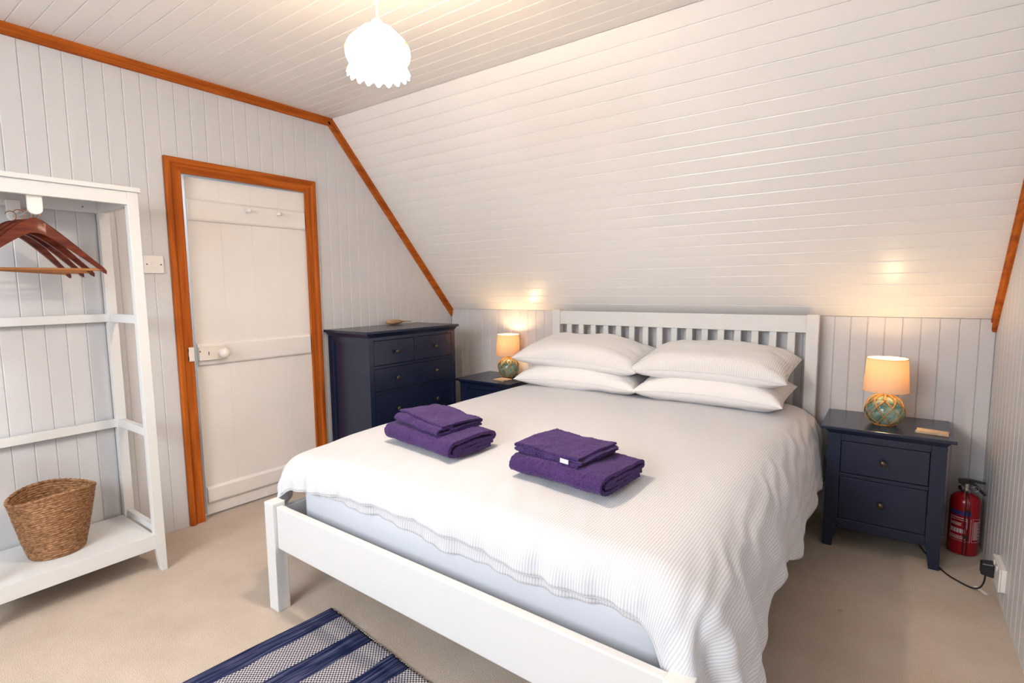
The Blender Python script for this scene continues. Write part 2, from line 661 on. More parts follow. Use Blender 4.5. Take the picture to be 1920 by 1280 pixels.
def gable(mb, x0, x1, ya, yb_, z0):
    pts = [(ya, z0), (yb_, z0), (yb_, zs(yb_))]
    for k in (YB, YB2):
        if ya < k < yb_:
            pts.append((k, ZC))
    pts.append((ya, zs(ya)))
    n = len(pts)
    mb.add([(x0, p[0], p[1]) for p in pts] + [(x1, p[0], p[1]) for p in pts],
           [(i, (i + 1) % n, n + (i + 1) % n, n + i) for i in range(n)] + [tuple(range(n - 1, -1, -1)), tuple(range(n, 2 * n))])


gable(mb, -0.10, -D, YF, DO[0], 0.0)
gable(mb, -0.10, -D, DO[0], DO[1], DO[2])
gable(mb, -0.10, -D, DO[1], 0.0, 0.0)
wall_left = struct(build(mb, 'wall_left', M['wall']))
mb = MB()
gable(mb, W + D, W + 0.10, YF, 0.0, 0.0)
wall_right = struct(build(mb, 'wall_right', M['wall']))
wall_back = struct(build(MB().box((-0.1, D, 0.0), (W + 0.1, 0.10, HK + 0.02)), 'wall_back', M['wall']))
ceiling = struct(build(MB().box((-0.1, YB2, ZC + D), (W + 0.1, YB, ZC + 0.1)), 'ceiling', M['white_boards']))
mb = MB()
o0 = Vector((-0.1, 0, HK)) - SN * D
mb.hexa([o0, o0 + Vector((W + 0.2, 0, 0)), o0 + Vector((W + 0.2, 0, 0)) + SD * (LS + 0.02), o0 + SD * (LS + 0.02)],
        [p - SN * 0.08 for p in (o0, o0 + Vector((W + 0.2, 0, 0)), o0 + Vector((W + 0.2, 0, 0)) + SD * (LS + 0.06), o0 + SD * (LS + 0.06))])
ceiling_slope = struct(build(mb, 'ceiling_slope', M['white_boards']))
# low wall and slope behind the camera, with the roof window
struct(build(MB().box((-0.1, YF - 0.1, 0), (W + 0.1, YF, HK)), 'wall_front', M['wall']))
RO = Vector((0, YB2, ZC))


def rear(mb, x0, x1, d0, d1, n0, n1):
    """block in the rear slope: x range, distance down the slope, depth along the outward normal"""
    def q(x, d, n_):
        return RO + Vector((x, 0, 0)) + FD * d - FN * n_
    return mb.hexa([q(x0, d0, n0), q(x1, d0, n0), q(x1, d1, n0), q(x0, d1, n0)], [q(x0, d0, n1), q(x1, d0, n1), q(x1, d1, n1), q(x0, d1, n1)])


mb = MB()
rear(mb, -0.1, WIN[0], -0.02, LS + 0.02, 0, 0.08)
rear(mb, WIN[1], W + 0.1, -0.02, LS + 0.02, 0, 0.08)
rear(mb, WIN[0], WIN[1], -0.02, WIN[2], 0, 0.08)
rear(mb, WIN[0], WIN[1], WIN[3], LS + 0.02, 0, 0.08)
struct(build(mb, 'ceiling_slope', M['white_boards']))
win = bpy.data.objects.new('window_1', None)
COL.objects.link(win)
struct(win)
for a0, a1, d0, d1 in ((WIN[0], WIN[0] + 0.04, WIN[2], WIN[3]), (WIN[1] - 0.04, WIN[1], WIN[2], WIN[3]), (WIN[0] + 0.04, WIN[1] - 0.04, WIN[2], WIN[2] + 0.04), (WIN[0] + 0.04, WIN[1] - 0.04, WIN[3] - 0.04, WIN[3])):
    build(rear(MB(), a0, a1, d0, d1, 0.01, 0.06), 'window_frame', M['white'], win, bevel=0.004)

# hallway beyond the door
mb = MB()
mb.box((-1.25, -2.9, 0), (-1.20, -0.6, ZC)).box((-1.20, -2.95, 0), (-0.1, -2.9, ZC)).box((-1.20, -0.6, 0), (-0.1, -0.55, ZC)).box((-1.25, -2.95, ZC), (-0.1, -0.55, ZC + 0.05))
struct(build(mb, 'wall_hallway', M['hall']))

board_cache = {}


def upright_board(parent, x, sgn, c0, c1, z0, ztop, mat, name='board'):
    """board on a side wall (normal +-x) between y = c0 and c1; ztop(y) is the height of its upper end"""
    w = c1 - c0
    pr = section(w)
    mb = MB()
    vs = []
    for k in range(2):
        for a, d in pr:
            y = c0 + a
            vs.append((x + sgn * (d - D), y, z0 if k == 0 else ztop(y)))
    n = len(pr)
    mb.add(vs, [(i, i + 1, n + i + 1, n + i) for i in range(n - 1)] + [tuple(range(n)), tuple(range(2 * n - 1, n - 1, -1))])
    return link(name, mb.mesh(name, mat), parent)


# left wall boards
y = 0.0197
k = 0
edges = []
while y > -3.0:
    edges.append(y)
    y -= P
for b1, b0 in zip(edges[:-1], edges[1:]):
    b1 = min(b1, 0.0)
    if DO[0] - 0.03 < (b0 + b1) / 2 < DO[1] + 0.03:
        z0 = DO[2] + 0.02
    else:
        z0 = 0.0
    upright_board(wall_left, 0.0, 1, b0, b1, z0, zs, M['wall'])
# right wall boards
y = -0.010
edges = [0.0]
while y > -2.3:
    edges.append(y)
    y -= P
for b1, b0 in zip(edges[:-1], edges[1:]):
    upright_board(wall_right, W, -1, b0, b1, 0.0, zs, M['wall'])

# back wall boards (normal -y), sharing one mesh
def back_board_mesh(w):
    pr = section(w)
    n = len(pr)
    mb = MB()
    mb.add([(a, D - d, 0.0) for a, d in pr] + [(a, D - d, HK) for a, d in pr],
           [(i, i + 1, n + i + 1, n + i) for i in range(n - 1)] + [tuple(range(n)), tuple(range(2 * n - 1, n - 1, -1))])
    return mb.mesh('board', M['wall'])


full = back_board_mesh(P)
x = 0.0405
first = link('board', back_board_mesh(x), wall_back)
while x < W - 0.001:
    if x + P <= W:
        o = link('board', full, wall_back)
    else:
        o = link('board', back_board_mesh(W - x), wall_back)
    o.location = (x, 0, 0)
    x += P

# slope boards, sharing one mesh, stepping up the slope
pr = section(LS / 23)
n = len(pr)
mb = MB()
vs = []
for xx in (0.0, W):
    for a, d in pr:
        vs.append(Vector((xx, 0, HK)) + SD * a + SN * (d - D))
mb.add(vs, [(i, i + 1, n + i + 1, n + i) for i in range(n - 1)] + [tuple(range(n)), tuple(range(2 * n - 1, n - 1, -1))])
sm = mb.mesh('board', M['white_boards'])
for k in range(23):
    o = link('board', sm, ceiling_slope)
    o.location = SD * (LS / 23) * k
# flat ceiling boards
pr = section(P)
mb = MB()
vs = []
for xx in (0.0, W):
    for a, d in pr:
        vs.append((xx, YB - a, ZC + D - d))
mb.add(vs, [(i, i + 1, n + i + 1, n + i) for i in range(n - 1)] + [tuple(range(n)), tuple(range(2 * n - 1, n - 1, -1))])
cm = mb.mesh('board', M['white_boards'])
for k in range(26):
    o = link('board', cm, ceiling)
    o.location = (0, -P * k, 0)

# ------------------------------------------------------------------ orange wooden trim
TP = [(0, 0), (0.012, 0), (0.017, 0.004), (0.017, 0.022), (0.013, 0.026), (0.013, 0.030), (0.021, 0.036), (0.021, 0.046), (0, 0.046)]   # (out of wall, up)
mb = MB()
mb.prism(TP, (0, YB2, ZC - 0.046), (0, YB - 0.012, ZC - 0.046), (1, 0, 0), (0, 0, 1))
trim_1 = struct(build(mb, 'trim_1', M['trim_y'], smooth=False))


def slope_trim(name, x, sg):
    up = Vector((0, -SN.y, -SN.z))       # from the room towards the slope
    st = Vector((x, 0, HK)) - up * 0.044
    a0 = st + SD * (-0.010) + up * 0
    a1 = Vector((x, YB, ZC)) - up * 0.044 + SD * 0.014
    mb = MB()
    prof = [(p[0] * sg, p[1]) for p in TP]
    mb.prism(prof, a0, a1, (1, 0, 0), up)
    # pointed lower end: shear the first ring so the tip is at the wall-side edge
    m = len(prof)
    for i in range(m):
        v = Vector(mb.v[i]) + SD * (0.0 + prof[i][1] * 0.75 - 0.028 + 0.0)
        mb.v[i] = tuple(v)
    return struct(build(mb, name, M['trim_s']))


slope_trim('trim_2', 0.0, 1)
slope_trim('trim_3', W, -1)

# ------------------------------------------------------------------ door with its frame
door = bpy.data.objects.new('door_1', None)
COL.objects.link(door)
struct(door)
FP = [(0, 0), (0.016, 0), (0.016, 0.006), (0.012, 0.010), (0.012, 0.040), (0.017, 0.045), (0.021, 0.050), (0.021, 0.066), (0.017, 0.072), (0, 0.072)]   # (out, away from the opening)
yA, yB_, zT = DO[0], DO[1] - 0.011, DO[2]


def mitred(name, p0, p1, out, m0, m1, mat):
    """architrave from p0 to p1 (inner edge), out = direction away from the opening, m0/m1 = mitre slope at both ends"""
    d = (Vector(p1) - Vector(p0)).normalized()
    mb = MB()
    n = len(FP)
    a = [Vector(p0) + Vector((f[0], 0, 0)) + Vector(out) * f[1] + d * (f[1] * m0) for f in FP]
    b = [Vector(p1) + Vector((f[0], 0, 0)) + Vector(out) * f[1] + d * (f[1] * m1) for f in FP]
    mb.add(a + b, [(i, (i + 1) % n, n + (i + 1) % n, n + i) for i in range(n)] + [tuple(range(n - 1, -1, -1)), tuple(range(n, 2 * n))])
    return build(mb, name, mat, door)


mitred('architrave', (0, yA, 0), (0, yA, zT), (0, -1, 0), 0, 1, M['trim_z'])
mitred('architrave', (0, yB_, 0), (0, yB_, zT), (0, 1, 0), 0, 1, M['trim_z'])
mitred('architrave', (0, yA, zT), (0, yB_, zT), (0, 0, 1), -1, 1, M['trim_y'])
build(MB().box((-0.10, DO[1] - 0.003, 0), (-0.0, DO[1] + 0.0, zT)), 'jamb', M['door_white'], door)
# iron keep on the left architrave, paint chipped off
build(MB().box((0.0165, -2.010, 0.862), (0.0215, -1.984, 0.935)), 'lock_keep', M['cream_iron'], door, bevel=0.002)
build(MB().box((0.0165, -2.013, 0.868), (0.0205, -2.0095, 0.888)).box((0.0165, -2.013, 0.912), (0.0205, -2.0095, 0.930)), 'chipped_edge', M['dark'], door)

leaf = bpy.data.objects.new('door_leaf', None)
COL.objects.link(leaf)
leaf.parent = door
leaf.location = (-0.006, DO[1] - 0.006, 0)
leaf.rotation_euler = (0, 0, math.radians(-2.3))
LW = 0.661
for k in range(4):
    w = LW / 4
    build(MB().box((-0.030, -LW + k * w + 0.00015, 0.012), (0.0, -LW + (k + 1) * w - 0.00015, 1.803)), 'plank', M['door_white'], leaf, world=False, bevel=0.0005, seg=1)
for z0, z1, ch in ((1.583, 1.695, 1), (0.828, 0.948, 1), (0.076, 0.168, 1)):
    mb = MB()
    mb.prism([(0, z0), (0.013, z0 + 0.003), (0.017, z0 + 0.012), (0.017, z1 - 0.012), (0.010, z1 - 0.003), (0, z1)], (0, -LW + 0.004, 0), (0, -0.012, 0), (1, 0, 0), (0, 0, 1))
    build(mb, 'ledge', M['door_white'], leaf, world=False, bevel=0.001)
for yy in (-0.360, -0.186):
    mb = MB()
    mb.lathe([(0.010, 0), (0.008, 0.004), (0.007, 0.020), (0.012, 0.028), (0.013, 0.034), (0.008, 0.040)], 16)
    mb.v = [(0.017 + z, yy + x_, 1.660 + y_) for x_, y_, z in mb.v]
    build(mb, 'coat_peg', M['door_white'], leaf, world=False, smooth=True)
lock = build(MB().box((0.017, -LW + 0.002, 0.857), (0.037, -LW + 0.142, 0.927)), 'rim_lock', M['cream_iron'], leaf, world=False, bevel=0.003)
mb = MB()
mb.lathe([(0.017, 0), (0.017, 0.004), (0.009, 0.007), (0.009, 0.020), (0.021, 0.026), (0.027, 0.036), (0.027, 0.044), (0.020, 0.054), (0.008, 0.058)], 24)
mb.v = [(0.037 + z, -LW + 0.112 + x_, 0.893 + y_) for x_, y_, z in mb.v]
build(mb, 'door_knob', M['plastic'], lock, world=False, smooth=True)
build(MB().box((0.036, -LW + 0.046, 0.884), (0.0376, -LW + 0.050, 0.902)), 'keyhole', M['dark'], lock, world=False)
build(MB().box((0.036, -LW + 0.003, 0.902), (0.0378, -LW + 0.009, 0.911)), 'lock_latch', paint('rusty_latch', (0.25, 0.07, 0.03), 0.6), lock, world=False)
# grey ribbed strip glimpsed through the gap
mb = MB()
for k in range(46):
    z = 0.02 + k * 0.0105
    mb.box((-0.09, -1.984, z), (-0.06, -1.9835 + 0.006, z + 0.006))
mb.box((-0.094, -1.985, 0.01), (-0.058, -1.981, 0.52))
build(mb, 'draught_brush', M['hall_grey'], door)

# ------------------------------------------------------------------ light switch
sw = thing('light_switch', (0.0, -2.132, 1.352), 'square white light switch on grey boards left of the door', 'switch')
build(MB().box((0.0, -2.175, 1.309), (0.010, -2.089, 1.395)), 'face_plate', M['plastic'], sw, bevel=0.003)
build(MB().box((0.010, -2.145, 1.338), (0.014, -2.121, 1.366)), 'rocker', M['plastic'], sw, bevel=0.0015)
for yy in (-2.162, -2.102):
    build(MB().box((0.0095, yy - 0.003, 1.349), (0.0108, yy + 0.003, 1.355)), 'screw', M['bronze'], sw)

# ------------------------------------------------------------------ open wardrobe
wy0, wy1 = -2.948, -2.308
wr = thing('open_wardrobe', (0.19, -2.63, 0.0), 'white open clothes rack standing against the grey boarded wall', 'wardrobe')
PW = 0.039


def post(x0, x1, y0, y1, inner):
    # inner = +1: the taper at the foot is on the +y side, -1: on the -y side
    mb = MB()
    t = 0.016
    if inner > 0:
        bt = [(x0, y0, 0), (x1, y0, 0), (x1, y1 - t, 0), (x0, y1 - t, 0)]
    else:
        bt = [(x0, y0 + t, 0), (x1, y0 + t, 0), (x1, y1, 0), (x0, y1, 0)]
    md = [(x0, y0, 0.105), (x1, y0, 0.105), (x1, y1, 0.105), (x0, y1, 0.105)]
    tp = [(x0, y0, 1.626), (x1, y0, 1.626), (x1, y1, 1.626), (x0, y1, 1.626)]
    mb.add(bt + md + tp, [(0, 3, 2, 1), (8, 9, 10, 11)] + [(a + i, a + (i + 1) % 4, a + 4 + (i + 1) % 4, a + 4 + i) for a in (0, 4) for i in range(4)])
    return build(mb, 'post', M['white'], wr, bevel=0.0015)


for x0, x1 in ((0.012, 0.045), (0.346, 0.379)):
    post(x0, x1, wy1 - PW, wy1, -1)
    post(x0, x1, wy0, wy0 + PW, 1)
build(MB().box((0.004, wy0 - 0.008, 1.6262), (0.388, wy1 + 0.008, 1.645)), 'top_board', M['white'], wr, bevel=0.002)
build(MB().box((0.352, wy0 + PW, 1.575), (0.376, wy1 - PW, 1.626)), 'front_apron', M['white'], wr, bevel=0.0012)
build(MB().box((0.015, wy0 + PW, 1.570), (0.037, wy1 - PW, 1.626)), 'back_apron', M['white'], wr, bevel=0.0012)
for y0 in (wy1 - 0.030, wy0 + 0.008):
    build(MB().box((0.045, y0, 1.573), (0.346, y0 + 0.022, 1.626)), 'side_apron', M['white'], wr, bevel=0.0012)
    for z0 in (0.600, 1.087):
        build(MB().box((0.045, y0, z0), (0.346, y0 + 0.022, z0 + 0.036)), 'side_rail', M['white'], wr, bevel=0.0012)
    build(MB().box((0.045, y0, 0.172), (0.346, y0 + 0.022, 0.200)), 'side_rail', M['white'], wr, bevel=0.0012)
for z0 in (0.600, 1.087):
    build(MB().box((0.015, wy0 + PW, z0), (0.040, wy1 - PW, z0 + 0.036)), 'back_rail', M['white'], wr, bevel=0.0012)
build(MB().box((0.014, wy0 + PW, 0.108), (0.377, wy1 - PW, 0.172)), 'bottom_shelf', M['white'], wr, bevel=0.0015)
TY = -2.628


def tab(x0, x1):
    pts = [(TY - 0.021, 1.590), (TY - 0.021, 1.529)] + [(TY - 0.021 * math.cos(a), 1.529 - 0.021 * math.sin(a)) for a in [PI * i / 10 for i in range(1, 10)]] + [(TY + 0.021, 1.529), (TY + 0.021, 1.590)]
    n = len(pts)
    mb = MB()
    mb.add([(x0, *p) for p in pts] + [(x1, *p) for p in pts], [(i, (i + 1) % n, n + (i + 1) % n, n + i) for i in range(n)] + [tuple(range(n - 1, -1, -1)), tuple(range(n, 2 * n))])
    return build(mb, 'rail_bracket', M['plastic'], wr, bevel=0.001)


tab(0.334, 0.352)
tab(0.037, 0.055)
build(MB().tube([(0.05, TY, 1.528), (0.34, TY, 1.528)], 0.0075, 12), 'hanging_rail', M['steel'], wr, smooth='auto')
for yy in (-2.40, -2.345):
    mb = MB().tube([(0.0372, yy, 1.592), (0.0385, yy, 1.592)], 0.004, 10)
    build(mb, 'screw_cap', M['hall_grey'], wr)
# small pale button light lying on top
bt = MB().lathe([(0.011, 0), (0.013, 0.003), (0.013, 0.006), (0.008, 0.011), (0.002, 0.0125)], 20, (0.27, -2.424, 1.645))
tag(build(bt, 'round_button', M['plastic'], smooth=True), 'tiny pale round button lying on top of the white clothes rack', 'button')


# ------------------------------------------------------------------ wooden coat hangers
def make_hanger():
    h = thing('coat_hanger', (0, 0, 0), '', 'hanger', 'wooden coat hangers on the rack')
    mb = MB()
    # arms: a bent bar of rounded section in the y-z plane
    cl, ht = [], []
    N = 40
    for i in range(N + 1):
        s = -1 + 2 * i / N
        a = abs(s)
        z = 0.008 - 0.172 * (math.sqrt(a * a + 0.018) - 0.1342) / (math.sqrt(1.018) - 0.1342)
        cl.append((s * 0.215, z))
        ht.append(0.056 - 0.032 * min(1, a * 1.25) if a < 0.97 else 0.016)
    vs, fs = [], []
    sec = [(-0.006, -0.5), (-0.006, 0.40), (-0.003, 0.5), (0.003, 0.5), (0.006, 0.40), (0.006, -0.5)]
    for (yy, z), h_ in zip(cl, ht):
        sweep = -0.030 * (abs(yy) / 0.215) ** 2
        for x_, q in sec:
            vs.append((x_ + sweep, yy, z - 0.018 + q * h_))
    m = len(sec)
    for i in range(N):
        for j in range(m):
            fs.append((i * m + j, i * m + (j + 1) % m, (i + 1) * m + (j + 1) % m, (i + 1) * m + j))
    fs += [tuple(range(m)), tuple(N * m + j for j in range(m))]
    mb.add(vs, fs)
    build(mb, 'arms', M['hanger'], h, world=False, smooth='auto')
    build(MB().tube([(-0.024, -0.197, -0.172), (-0.024, 0.197, -0.172)], 0.0055, 10), 'trouser_bar', M['hanger_bar'], h, world=False, smooth='auto')
    pts = [(0, 0, -0.01), (0, 0, 0.012)]
    for i in range(15):
        a = -PI / 2 + math.radians(20) + i * math.radians(17)
        pts.append((0, 0.018 * math.cos(a), 0.036 + 0.018 * math.sin(a)))
    build(MB().tube(pts, 0.0017, 8), 'hook', M['copper'], h, world=False, smooth='auto')
    return h


hz = 1.483
h0 = make_hanger()
for i, (hx, rz, dz, lab) in enumerate(((0.300, -2, 0.0, 'dark wooden coat hanger at the front, nearest to the room'),
                                       (0.262, 5, -0.004, 'dark wooden coat hanger just behind the front one'),
                                       (0.222, 11, -0.002, 'dark wooden coat hanger in the middle of the row, third from front'),
                                       (0.150, 17, -0.002, 'dark wooden coat hanger hanging nearest to the wall'))):
    h = h0 if i == 0 else copy_tree(h0)
    h['label'] = lab
    h.location = (hx, TY + (0.003, -0.012, -0.022, -0.032)[i], hz + dz)
    h.rotation_euler = (math.radians((0.5, -1.0, -2.0, -2.5)[i]), 0, math.radians(rz))

# ------------------------------------------------------------------ basket on the shelf
bx = thing('wicker_basket', (0.205, -2.632, 0.172), 'brown woven seagrass basket on the bottom shelf of the rack', 'basket')
bx.rotation_euler = (0, 0, math.radians(8))
ROWS, SEG = 84, 120
HB = 0.250


def basket_wall(off, inside=False):
    vs, fs = [], []
    for k in range(ROWS + 1):
        t = k / ROWS
        z = 0.002 + HB * t
        a = 0.089 + 0.052 * t ** 0.9 + off
        b = 0.082 + 0.036 * t ** 0.9 + off
        for i in range(SEG):
            th = 2 * PI * i / SEG
            row = k // 3
            tw = 0.0017 * math.sin(th * 60 + row * 2.1) * (1 if k % 3 == 1 else 0.2)
            rip = (0.0022 if k % 3 == 1 else -0.0012) + tw + 0.0016 * noise.noise((th * 3, z * 30, 3))
            zz = z + (0.012 * t * (math.cos(th * 2)))
            vs.append(((b + rip) * math.cos(th), (a + rip) * math.sin(th), zz))
    for k in range(ROWS):
        for i in range(SEG):
            j = (i + 1) % SEG
            fs.append((k * SEG + i, k * SEG + j, (k + 1) * SEG + j, (k + 1) * SEG + i))
    return vs, fs


v_, f_ = basket_wall(0.0)
mb = MB().add(v_, f_)
v2, f2 = basket_wall(-0.009)
mb.add(v2, f2)
build(mb, 'woven_wall', M['straw'], bx, world=False, smooth=True)
rim = []
for i in range(160):
    th = 2 * PI * i / 160
    rim.append((0.1140 * math.cos(th), 0.1375 * math.sin(th), HB + 0.003 + 0.012 * math.cos(2 * th)))
rr = [0.0062 + 0.0014 * math.sin(i * 1.9) for i in range(160)]
build(MB().tube(rim, rr, 8, closed=True), 'braided_rim', M['straw'], bx, world=False, smooth=True)
build(MB().lathe([(0.088, 0.001), (0.088, 0.008)], 48, sx=0.93), 'base', M['straw'], bx, world=False)


# ------------------------------------------------------------------ chest of drawers
def knob_mb(c, ax):
    mb = MB()
    mb.lathe([(0.006, 0), (0.0055, 0.008), (0.010, 0.012), (0.0135, 0.018), (0.012, 0.024), (0.005, 0.027)], 18)
    if ax == 'x':
        mb.v = [(c[0] + z, c[1] + x_, c[2] + y_) for x_, y_, z in mb.v]
    else:
        mb.v = [(c[0] + x_, c[1] - z, c[2] + y_) for x_, y_, z in mb.v]
    return mb


ch = thing('chest_of_drawers', (0.23, -0.81, 0.0), 'tall navy chest of drawers between the door and the back wall', 'chest')
cy0, cy1 = -1.196, -0.436
cx0, cx1 = 0.030, 0.424
build(MB().box((0.020, -1.221, 0.955), (0.443, -0.411, 0.9715)), 'top', M['navy'], ch, bevel=0.003)
mb = MB()
mb.hexa([(cx0, cy0 + 0.003, 0.930), (cx1 - 0.003, cy0 + 0.003, 0.930), (cx1 - 0.003, cy1 - 0.003, 0.930), (cx0, cy1 - 0.003, 0.930)],
        [(cx0 - 0.004, cy0 - 0.014, 0.955), (cx1 + 0.010, cy0 - 0.014, 0.955), (cx1 + 0.010, cy1 + 0.014, 0.955), (cx0 - 0.004, cy1 + 0.014, 0.955)])
build(mb, 'cornice', M['navy'], ch)
for x0, x1 in ((cx0, cx0 + 0.052), (cx1 - 0.030, cx1)):
    for y0, y1 in ((cy0, cy0 + 0.036), (cy1 - 0.036, cy1)):
        build(MB().box((x0, y0, 0), (x1, y1, 0.932)), 'corner_post', M['navy'], ch, bevel=0.0015)
for y0, y1 in ((cy0 + 0.002, cy0 + 0.022), (cy1 - 0.022, cy1 - 0.002)):
    build(MB().box((cx0 + 0.052, y0, 0.892), (cx1 - 0.030, y1, 0.932)), 'side_rail', M['navy'], ch, bevel=0.001)
    build(MB().box((cx0 + 0.052, y0, 0.070), (cx1 - 0.030, y1, 0.120)), 'side_rail', M['navy'], ch, bevel=0.001)
for y0, y1 in ((cy0 + 0.010, cy0 + 0.020), (cy1 - 0.020, cy1 - 0.010)):
    build(MB().box((cx0 + 0.05, y0, 0.10), (cx1 - 0.028, y1, 0.90)), 'side_panel', M['navy'], ch)
build(MB().box((cx0, cy0 + 0.036, 0.08), (cx0 + 0.01, cy1 - 0.036, 0.93)), 'back_panel', M['navy'], ch)
fy0, fy1 = -1.160, -0.472
for z0, z1 in ((0.912, 0.932), (0.741, 0.757), (0.581, 0.597), (0.352, 0.368), (0.100, 0.140)):
    build(MB().box((cx1 - 0.022, fy0, z0), (cx1, fy1, z1)), 'front_rail', M['navy'], ch, bevel=0.001)
build(MB().box((cx1 - 0.022, -0.826, 0.757), (cx1, -0.808, 0.912)), 'divider', M['navy'], ch, bevel=0.001)
for y0, y1, z0, z1, ks in ((fy0 + 0.003, -0.829, 0.760, 0.909, (-0.988,)), (-0.805, fy1 - 0.003, 0.760, 0.909, (-0.640,)),
                           (fy0 + 0.003, fy1 - 0.003, 0.600, 0.738, (-0.988, -0.640)), (fy0 + 0.003, fy1 - 0.003, 0.371, 0.578, (-0.988, -0.640)),
                           (fy0 + 0.003, fy1 - 0.003, 0.143, 0.349, (-0.988, -0.640))):
    d = build(MB().box((cx1 - 0.020, y0, z0), (cx1 - 0.0015, y1, z1)), 'drawer', M['navy'], ch, bevel=0.0015)
    for ky in ks:
        build(knob_mb((cx1 - 0.002, ky, (z0 + z1) / 2), 'x'), 'knob', M['bronze'], d, smooth=True)

# ornament lying on the chest: a flat pear-shaped body with a thin forked tail
orn = thing('oval_ornament', (0.075, -0.655, 0.9715), 'pale brown oval ornament with a thin tail lying on the navy chest', 'ornament')
mb = MB()
prof = [(0.003, -0.100), (0.020, -0.090), (0.031, -0.065), (0.034, -0.035), (0.030, 0.0), (0.019, 0.03), (0.008, 0.055), (0.006, 0.07)]
mb.lathe(prof, 20)
mb.v = [(x_, z, 0.0195 + y_ * 0.56) for x_, y_, z in mb.v]
build(mb, 'body', M['ornament'], orn, world=False, smooth=True)
mb = MB()
for s in (-1, 1):
    mb.tube([(0, 0.062, 0.0195), (s * 0.005, 0.10, 0.017), (s * 0.008, 0.128, 0.015)], [0.004, 0.003, 0.0025], 8)
build(mb, 'tail', M['ornament'], orn, world=False, smooth=True)


# ------------------------------------------------------------------ bedside tables
def make_nightstand():
    r = thing('bedside_table', (0, 0, 0), '', 'bedside table', 'navy bedside tables')
    hw, dp = 0.2155, 0.372           # body half width, depth; local front at y = -0.425 + ...
    yb, yf = -0.030, -0.402           # local y of back and front (table centre line x = 0, wall at y = 0)
    build(MB().box((-0.243, -0.425, 0.561), (0.243, -0.022, 0.5758)), 'top', M['navy'], r, bevel=0.003)
    mb = MB()
    mb.hexa([(-hw + 0.003, yf + 0.003, 0.540), (hw - 0.003, yf + 0.003, 0.540), (hw - 0.003, yb, 0.540), (-hw + 0.003, yb, 0.540)],
            [(-hw - 0.012, yf - 0.010, 0.561), (hw + 0.012, yf - 0.010, 0.561), (hw + 0.012, yb, 0.561), (-hw - 0.012, yb, 0.561)])
    build(mb, 'cornice', M['navy'], r)
    for sx in (-1, 1):
        for y0, y1, fr in ((yf, yf + 0.03, 1), (yb - 0.03, yb, 0)):
            xa, xb = sx * hw, sx * (hw - 0.054)
            xc = sx * (hw - 0.036)
            pts = [(xa, 0), (xc, 0), (xb, 0.118), (xb, 0.541), (xa, 0.541)]
            mb = MB()
            n = len(pts)
            mb.add([(p[0], y0, p[1]) for p in pts] + [(p[0], y1, p[1]) for p in pts],
                   [(i, (i + 1) % n, n + (i + 1) % n, n + i) for i in range(n)] + [tuple(range(n - 1, -1, -1)), tuple(range(n, 2 * n))])
            build(mb, 'leg', M['navy'], r, bevel=0.0015)
        x0, x1 = sorted((sx * hw, sx * (hw - 0.014)))
        build(MB().box((x0 + 0.002, yf + 0.03, 0.10), (x1 - 0.002, yb - 0.03, 0.541)), 'side_panel', M['navy'], r)
    build(MB().box((-hw + 0.03, yb - 0.012, 0.10), (hw - 0.03, yb - 0.004, 0.541)), 'back_panel', M['navy'], r)
    iw = hw - 0.054
    for z0, z1 in ((0.511, 0.541), (0.343, 0.359), (0.098, 0.142)):
        build(MB().box((-iw, yf, z0), (iw, yf + 0.02, z1)), 'front_rail', M['navy'], r, bevel=0.001)
    for z0, z1 in ((0.362, 0.508), (0.145, 0.340)):
        d = build(MB().box((-iw + 0.002, yf + 0.0015, z0), (iw - 0.002, yf + 0.02, z1)), 'drawer', M['navy'], r, bevel=0.0015)
        build(knob_mb((0.0, yf + 0.002, (z0 + z1) / 2), 'y'), 'knob', M['bronze'], d, smooth=True)
    return r


ns = make_nightstand()
ns2 = copy_tree(ns)
ns.location = (2.930, -0.023, 0)
ns['label'] = 'navy two-drawer bedside table beside the fire extinguisher'
ns2.location = (0.634, 0.019, 0)
ns2['label'] = 'navy bedside table half hidden behind the bed, next to the tall chest'


